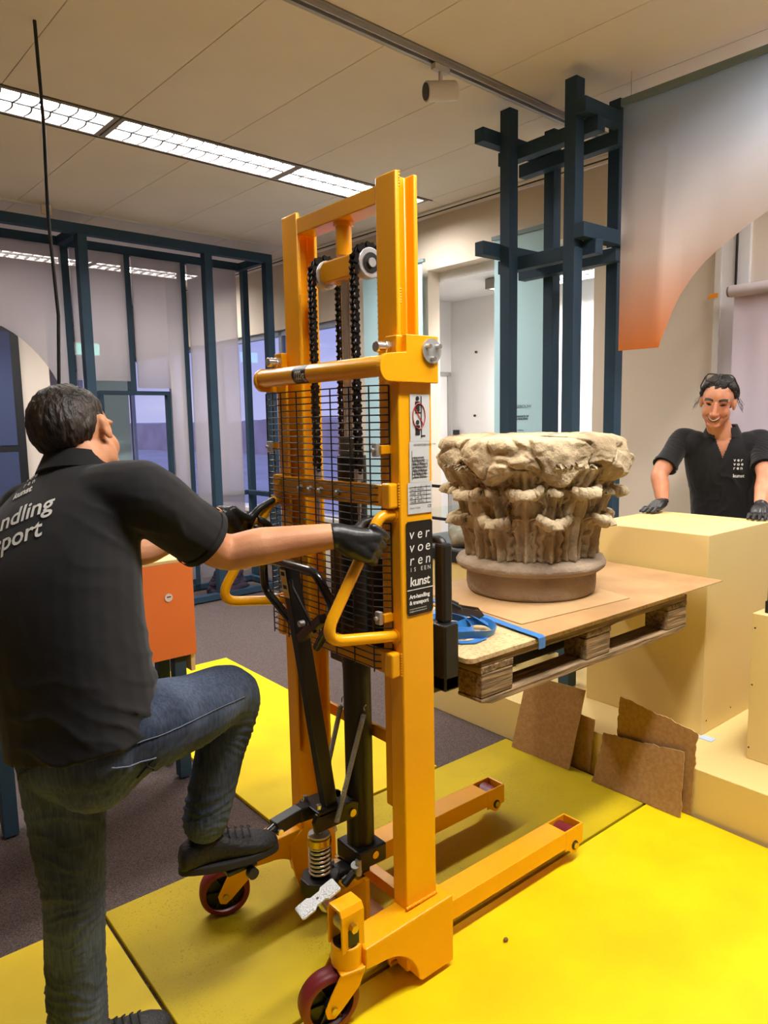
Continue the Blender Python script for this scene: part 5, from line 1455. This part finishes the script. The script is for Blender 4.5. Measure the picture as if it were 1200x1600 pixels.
# jeans
jn = MB()
torso(jn, [((.470, 1.655, .80), 20, .05, .105, .095), ((.466, 1.648, .86), 20, .14, .165, .130), ((.462, 1.650, .93), 20, .20, .172, .132), ((.458, 1.656, 1.0), 20, .18, .160, .122)])
limb(jn, [(.44, 1.725, .90), Lhip, Vector(Lhip).lerp(Vector(Lknee), .5), Lknee, Vector(Lknee).lerp(Vector(Lank), .5), (.428, 1.775, .10)], [.095, .100, .088, .072, .071, .070], n=20)
limb(jn, [(.49, 1.60, .93), (.545, 1.585, .935), Vector(Rhip).lerp(Vector(Rknee), .55), Rknee, Vector(Rknee).lerp(Vector(Rank), .45), Vector(Rknee).lerp(Vector(Rank), 1.0)], [.105, .108, .092, .074, .066, .062], n=20)
jn.ball((.46, 1.60, .87), .10); jn.ball((.47, 1.70, .86), .10)
flj = folds([(.85, 1.70, .83, np.array((.6, .1, .8)), .040, .06, .006), (.43, 1.74, .50, np.array((.1, .1, 1.0)), .045, .09, .006), (.44, 1.72, .70, np.array((.3, .2, .9)), .07, .10, .004),
             (.55, 1.60, .85, np.array((-.6, .2, .8)), .05, .09, .005), (.78, 1.73, .60, np.array((.1, .1, 1)), .045, .06, .006), (.43, 1.77, .2, np.array((.1, 0, 1)), .05, .09, .005)])
jm = place_mesh('jeans', fuse(jn, .006, 6, .5, flj), M_jean, op)
hj = MB(); hj.cyl((.428, 1.775, .062), (.428, 1.775, .105), .072, .071, n=30, caps=False); hj.build('leg_hem', M_jean, jm, smooth=60)
bj = bvh_of(jm)
def stitch(name, pts, side, material, width=.0035, lift=.002):
    """seam line laid on the trousers: points pushed to the surface from outside"""
    q = []
    for a in pts:
        hit = bj.find_nearest(Vector(a))
        if hit[0] is not None: q.append(hit[0]+hit[1]*lift)
    MB().tube(q, width, n=6).build(name, material, jm, smooth=60)
M_seam = mat('denim_seam', rgb(104, 112, 130), .9)
M_seamd = mat('denim_seam_dark', rgb(40, 44, 56), .9)
def lerp_pts(a, b, n): return [Vector(a).lerp(Vector(b), i/(n-1)) for i in range(n)]
stitch('side_seam', lerp_pts((.49, 1.45, .955), (.84, 1.62, .925), 20), 0, M_seam, .0011)
stitch('pocket_edge', lerp_pts((.455, 1.46, .91), (.56, 1.47, .895), 10), 0, M_seam, .0016)
stitch('pocket_edge', lerp_pts((.53, 1.47, .895), (.565, 1.48, .84), 8), 0, M_seamd, .0018)
stitch('pocket_edge', lerp_pts((.555, 1.47, .89), (.52, 1.48, .845), 8), 0, M_seamd, .0018)
stitch('pocket_edge', lerp_pts((.34, 1.62, .90), (.36, 1.70, .86), 8), 0, M_seamd, .0022)
# shoes
shoe('shoe', Ltoe, (.375, 1.782), .0055, op)
rs_ = shoe('shoe', (.965, 1.690), (.700, 1.745), .4320, op)
# gloves
def cuff(mb, a, b, r): mb.tube([a, b], 0, n=14, rs=[r, r*.96])
gR = MB(); u = Vector((.198, 0, .306)).normalized(); G = Vector((1.150, 1.484, 1.298))
cuff(gR, Vector(Rwr).lerp(Vector(Relb), .05), Rwr, .035)
wr = Vector(Rwr); kn = G+Vector((-.012, -.032, 0))
limb(gR, [wr, wr.lerp(kn, .5)+u*.006, kn+u*.026], [.033, .034, .024]); limb(gR, [wr, wr.lerp(kn, .5)-u*.012, kn-u*.022], [.031, .033, .023]); limb(gR, [wr, kn], [.030, .026])
for k, (s_, ln_) in enumerate(((.040, 1.0), (.016, 1.06), (-.008, 1.0), (-.031, .86))):
    b0 = G+u*s_; q = Vector((u.z, 0, -u.x))     # across the bar, forward
    finger(gR, [b0-q*.030+Vector((0, -.034, 0)), b0+q*.012*ln_+Vector((0, -.036, 0)), b0+q*.040*ln_+Vector((0, -.012, 0)), b0+q*.036*ln_+Vector((0, .018, 0)), b0+q*.006+Vector((0, .030, 0)), b0-q*.018+Vector((0, .024, 0))], .0125, .0100)
finger(gR, [wr+Vector((.02, .012, .012)), G+u*.035+Vector((-.045, .012, .012)), G+u*.060+Vector((-.022, .026, .004)), G+u*.072+Vector((.004, .024, .000))], .0155, .0105)
place_mesh('glove', fuse(gR, .0032, 3, .5), M_glove, op)
gL = MB(); G = Vector((1.122, 2.054, 1.268)); wr = Vector(Lwr)
cuff(gL, wr.lerp(Vector(Lelb), .05), wr, .034)
kn = G+Vector((-.012, .030, .01))
limb(gL, [wr, wr.lerp(kn, .5)+u*.012+Vector((0, .004, 0)), kn+u*.030], [.031, .034, .024]); limb(gL, [wr, wr.lerp(kn, .5)-u*.010, kn-u*.020], [.029, .032, .022]); limb(gL, [wr, kn], [.030, .026])
for k, (s_, ln_) in enumerate(((.052, 1.0), (.024, 1.06), (-.004, 1.0), (-.030, .86))):
    b0 = G+u*s_; q = Vector((u.z, 0, -u.x))
    finger(gL, [b0-q*.028+Vector((0, .032, 0)), b0+q*.014*ln_+Vector((0, .034, 0)), b0+q*.042*ln_+Vector((0, .010, 0)), b0+q*.042*ln_+Vector((0, -.016, 0)), b0+q*.016+Vector((0, -.032, 0)), b0-q*.008+Vector((0, -.029, 0))], .0120, .0098)
finger(gL, [wr+Vector((.025, -.010, .015)), G+u*.045+Vector((-.040, -.020, .018)), G+u*.085+Vector((-.020, -.024, .014)), G+u*.115+Vector((.012, -.020, .008))], .0155, .0105)
place_mesh('glove', fuse(gL, .0032, 3, .5), M_glove, op)
# print on the back
bs = bvh_of(shm)
TE1 = Vector((.36, -.80, .40)).normalized(); TN = Vector((-.80, -.42, .35)).normalized(); TE2 = TN.cross(TE1).normalized(); TE1 = TE2.cross(TN).normalized()
TO = Vector((.40, 1.70, 1.33))
def back(txt, size, dx, dy, align='RIGHT', bold=.001, sp=1.0, shear=0.0):
    wrap_text('back_lettering', txt, size, TO+TE1*(dx+.005)+TE2*(dy+.070), TE1, TE2, bs, M_wht, shm, align=align, bold=bold, spacing=sp, shear=shear)
back('Art-handling', .062, .10, .0)
back('& transport', .062, .08, -.056)
back('kunst', .026, .02, .082)
for r_, row in enumerate(('v e r', 'v o e', 'r e n')): back(row, .019, .022, .142-.018*r_, bold=.0004)

# ================================================================= smiling man behind the plinth
p2 = thing('person', (4.07, 1.92, -.012), 'smiling man in black polo shirt leaning on the tall cream plinth', 'person')
Rs, Re, Rw = Vector((3.905, 2.105, 1.490)), Vector((3.700, 2.120, 1.305)), Vector((3.635, 2.062, 1.155))
Ls, Le, Lw = Vector((4.110, 1.765, 1.478)), Vector((3.930, 1.655, 1.300)), Vector((3.735, 1.590, 1.160))
N2 = Vector((3.985, 1.920, 1.545))
H2 = Matrix.Translation((3.870, 1.895, 1.685)) @ Matrix.Rotation(math.radians(199), 4, 'Z') @ Matrix.Rotation(math.radians(16), 4, 'Y') @ Matrix.Rotation(math.radians(-7), 4, 'X') @ Matrix.Scale(1.06, 4)
b2 = MB(); head_shapes(b2, H2, jaw=1.05)
limb(b2, [H2 @ Vector((-.02, 0, -.03)), H2 @ Vector((-.035, 0, -.085)), N2+Vector((.01, 0, -.06))], [.058, .060, .066])
torso(b2, [((4.10, 1.945, .88), 211, 0, .15, .10), ((4.09, 1.94, 1.05), 211, 0, .145, .10), ((4.06, 1.94, 1.28), 211, 0, .165, .11), ((4.02, 1.935, 1.42), 211, 0, .165, .10), ((3.995, 1.925, 1.49), 211, 0, .10, .07)])
limb(b2, [Rs, Rs.lerp(Re, .5), Re, Re.lerp(Rw, .4), Rw], [.054, .052, .045, .045, .030]); limb(b2, [Ls, Ls.lerp(Le, .5), Le, Le.lerp(Lw, .4), Lw], [.054, .052, .045, .045, .030])
for s in (1, -1):
    hx = Vector((4.11, 1.945+.09*s, .88)); limb(b2, [hx, hx+Vector((.0, .01*s, -.43)), hx+Vector((.03, .02*s, -.80))], [.075, .052, .040])
bo2 = place_mesh('body', fuse(b2, .0045, 2, .5), M_skin2, p2)
bb2 = bvh_of(bo2)
def on_face(y, z, lift=.001):
    o_ = H2 @ Vector((.25, y, z)); d_ = (H2.to_3x3() @ Vector((-1, 0, 0))).normalized()
    h = bb2.ray_cast(o_, d_, .4)
    return (h[0]-d_*lift) if h[0] is not None else H2 @ Vector((.09, y, z))
def decal(name, top, bot, material, parent, n=14, m=4, lift=.0012):
    """thin feature lying on the face between an upper and a lower curve z(y)"""
    vs = []; fs = []
    for i in range(n+1):
        u_ = i/n; (ya, za), (yb_, zb) = top(u_), bot(u_)
        for j in range(m+1):
            w = j/m; vs.append(on_face(ya*(1-w)+yb_*w, za*(1-w)+zb*w, lift))
    for i in range(n):
        for j in range(m): a = i*(m+1)+j; fs.append((a, a+1, a+m+2, a+m+1))
    o_ = MB().add(vs, fs).build(name, material, parent, smooth=180)
    s_ = o_.modifiers.new('thick', 'SOLIDIFY'); s_.thickness = .0015; s_.offset = 0
    return o_
M_brow = mat('eyebrow', rgb(44, 32, 26), .8); M_teeth = mat('teeth', rgb(226, 212, 196), .35); M_lip = mat('lips', rgb(168, 84, 70), .5); M_mouth = mat('mouth_dark', rgb(62, 24, 22), .7); M_eye = mat('eye_dark', rgb(40, 30, 26), .25); M_lid = mat('eyelid', rgb(150, 92, 70), .6)
for s in (-1, 1):
    decal('eyebrow', lambda u_: (s*(.013+.040*u_), .039+.007*math.sin(u_*PI*.8)-.004*u_), lambda u_: (s*(.013+.040*u_), .027+.008*math.sin(u_*PI*.8)-.001*u_), M_brow, bo2, lift=.002)
    decal('eyelid', lambda u_: (s*(.016+.032*u_), .012+.007*math.sin(u_*PI)), lambda u_: (s*(.016+.032*u_), .012-.006*math.sin(u_*PI)), M_lid, bo2, lift=.0012)
    decal('eye', lambda u_: (s*(.019+.026*u_), .012+.0035*math.sin(u_*PI)), lambda u_: (s*(.019+.026*u_), .012-.0028*math.sin(u_*PI)), M_eye, bo2, lift=.0024)
    decal('smile_crease', lambda u_: (s*(.020+.020*u_), -.030-.024*u_), lambda u_: (s*(.023+.020*u_), -.031-.024*u_), M_lid, bo2, lift=.0008)
decal('lips', lambda u_: (-.034+.068*u_, -.046-.010*math.sin(u_*PI)), lambda u_: (-.034+.068*u_, -.047-.028*math.sin(u_*PI)), M_lip, bo2, lift=.0012)
decal('mouth_opening', lambda u_: (-.031+.062*u_, -.048-.010*math.sin(u_*PI)), lambda u_: (-.031+.062*u_, -.048-.022*math.sin(u_*PI)), M_mouth, bo2, lift=.0022)
decal('teeth', lambda u_: (-.025+.050*u_, -.050-.009*math.sin(u_*PI)), lambda u_: (-.025+.050*u_, -.050-.0165*math.sin(u_*PI)), M_teeth, bo2, lift=.0032)
def hair2(p):
    x, y, z = p
    if x > .035: lim = .080-.010*math.sin(y*70+1)+.006*math.sin(y*190)
    elif x > .0: lim = .020+(x)*1.9
    elif x > -.03: lim = .012
    else: lim = -.035
    return z-lim
hr2 = cap_hair('hair', H2, hair2, M_hair2, p2, grow=.014, seed=7.0, streak=.007)
random.seed(21)
wm = MB()
for k in range(16):
    s = random.choice((-1, 1)); p0 = Vector((random.uniform(-.06, .01), s*.082, random.uniform(.0, .05)))
    pts = [p0]
    for j in range(1, 6): pts.append(p0+Vector((random.uniform(-.02, .02)-.006*j, s*(.006*j+.002*random.random()*j), -.014*j+random.uniform(-.006, .006))))
    wm.tube([H2 @ q for q in pts], .0008, n=4)
ws = wm.build('hair_wisps', M_hair2, hr2); ws['kind'] = 'stuff'
s2 = MB()
torso(s2, [((4.105, 1.945, .84), 211, 0, .180, .135), ((4.10, 1.943, .97), 211, 0, .172, .130), ((4.075, 1.94, 1.16), 211, 0, .176, .130), ((4.045, 1.94, 1.30), 211, 0, .190, .135), ((4.015, 1.935, 1.42), 211, 0, .190, .115), ((3.998, 1.928, 1.485), 211, 0, .130, .085), ((3.99, 1.923, 1.525), 211, 0, .072, .068)])
for (a, b) in ((Rs, Re), (Ls, Le)):
    limb(s2, [a.lerp(N2, .35)+Vector((0, 0, -.04)), a, a.lerp(b, .45), a.lerp(b, .78)], [.060, .062, .062, .066], ends=False); s2.ball(a, .063); s2.ball(a.lerp(N2, .32)+Vector((0, 0, -.055)), .085)
fo2 = folds([(3.93, 1.86, 1.22, np.array((.2, .9, .1)), .09, .12, .004), (3.98, 2.0, 1.1, np.array((.2, .8, .4)), .08, .12, .005), (3.85, 2.10, 1.42, np.array((.6, .1, .8)), .05, .05, .004), (4.02, 1.72, 1.40, np.array((.6, .1, .8)), .05, .05, .004)])
me2 = fuse(s2, .006, 12, .5, fo2)
fdir = Vector((math.cos(math.radians(211)), math.sin(math.radians(211)), 0)); ldir = Vector((-fdir.y, fdir.x, 0))
def vneck(p):
    r = p-N2; w = r.dot(ldir); f_ = r.dot(fdir); d_ = -(r.z+.02)
    return f_ > .03 and d_ > -.06 and d_ < .135 and abs(w) < .052*(1-d_/.135)
cut_faces(me2, vneck)
so2 = place_mesh('polo_shirt', me2, M_polo, p2)
sm_ = so2.modifiers.new('thick', 'SOLIDIFY'); sm_.thickness = .004; sm_.offset = -1
# chest skin showing in the open neck
collar('collar', N2+Vector((.012, .006, .000)), 211, 0, .076, .072, .050, so2, gap=1.0, flare=.016)
for (a, b) in ((Rs, Re), (Ls, Le)):
    h_ = MB(); p, r = a.lerp(b, .72), a.lerp(b, .785); h_.cyl(p, r, .0690, .0690, n=32, caps=False).cyl(r, p, .065, .065, n=32, caps=False); h_.build('sleeve_hem', M_polo, so2, smooth=60)
bs2 = bvh_of(so2)
CE1 = ldir*1.0; CN = fdir; CO = N2+fdir*.12+ldir*.055
def chest(txt, size, dx, dz, bold=.0006): wrap_text('chest_lettering', txt, size, CO+CE1*dx+Vector((0, 0, dz)), CE1, Vector((0, 0, 1)), bs2, M_wht, so2, bold=bold)
for r_, row in enumerate(('v e r', 'v o e', 'r e n')): chest(row, .024, 0, -.175-.022*r_)
chest('kunst', .026, 0, -.262)
j2 = MB()
torso(j2, [((4.11, 1.945, .76), 211, 0, .12, .10), ((4.11, 1.945, .86), 211, 0, .165, .12), ((4.105, 1.945, .98), 211, 0, .155, .115)])
for s in (1, -1):
    hx = Vector((4.11, 1.945+.085*s, .86)); limb(j2, [hx, hx+Vector((.0, .01*s, -.42)), hx+Vector((.03, .02*s, -.79))], [.098, .074, .066])
place_mesh('jeans', fuse(j2, .009, 5, .5), M_jean, p2)
for s in (1, -1): shoe('shoe', (3.98, 1.945+.115*s), (4.24, 1.950+.10*s), -.011, p2)
for (w_, e_, sd) in ((Rw, Re, 1), (Lw, Le, -1)):
    g = MB(); d_ = Vector((-.75, -.08*sd, -.0)).normalized() if sd == 1 else Vector((-.85, -.25, 0)).normalized()
    if sd == 1: d_ = Vector((-1, .10, 0)).normalized()
    s_ = Vector((-d_.y, d_.x, 0)); cuff(g, w_.lerp(e_, .08), w_, .034)
    zt = 1.1055+.012
    k0 = Vector((w_.x, w_.y, 0))+d_*.075; k0.z = zt+.010
    for q in (-.026, 0, .026): limb(g, [w_, w_.lerp(k0, .5)+s_*q*.7+Vector((0, 0, .006)), k0+s_*q], [.029, .024, .015])
    for q, ln_ in ((-.034, .82), (-.012, 1.0), (.011, 1.0), (.033, .85)):
        finger(g, [k0+s_*q, k0+s_*q*1.1+d_*.032*ln_+Vector((0, 0, .006)), k0+s_*q*1.15+d_*.058*ln_+Vector((0, 0, -.006)), k0+s_*q*1.15+d_*.072*ln_+Vector((0, 0, -.010))], .0110, .0085)
    t_ = s_*(-sd); finger(g, [w_+t_*.016+d_*.02, w_+t_*.045+d_*.045+Vector((0, 0, -.030)), w_+t_*.055+d_*.070+Vector((0, 0, -.038))], .013, .0095)
    gm = fuse(g, .0038, 3, .5)
    for v in gm.vertices:
        if v.co.z < 1.107: v.co.z = 1.107
    place_mesh('glove', gm, M_glove, p2)
# glasses pushed up on the head
gs = thing('eyeglasses', H2 @ Vector((.06, 0, .11)), 'dark framed glasses pushed up on the smiling man head', 'glasses')
M_fr = mat('glasses_frame', rgb(30, 22, 20), .3)
GT = H2 @ Matrix.Translation((.064, 0, .142)) @ Matrix.Rotation(math.radians(-30), 4, 'Y')
for s in (-1, 1):
    pts = [GT @ Vector((0, s*(.034+.028*math.copysign(abs(math.cos(t))**.6, math.cos(t))), .019*math.copysign(abs(math.sin(t))**.7, math.sin(t)))) for t in np.linspace(0, 2*PI, 29)[:-1]]
    MB().tube(pts, .0036, n=7, closed=True).build('rim', M_fr, gs, smooth=60)
    c_ = GT @ Vector((0, s*.034, 0)); vs = [c_]+pts
    MB().add(vs, [(0, 1+i, 1+(i+1) % 28) for i in range(28)]).build('lens', glass('lens_glass_%d' % s, (.92, .92, .92, 1)), gs)
    MB().tube([GT @ Vector((0, s*.064, .008)), H2 @ Vector((.01, s*.088, .085)), H2 @ Vector((-.045, s*.090, .045)), H2 @ Vector((-.06, s*.088, .025))], .0034, n=7).build('temple_arm', M_fr, gs, smooth=60)
MB().tube([GT @ Vector((0, -.008, .006)), GT @ Vector((.003, 0, .010)), GT @ Vector((0, .008, .006))], .0022, n=7).build('bridge', M_fr, gs, smooth=60)
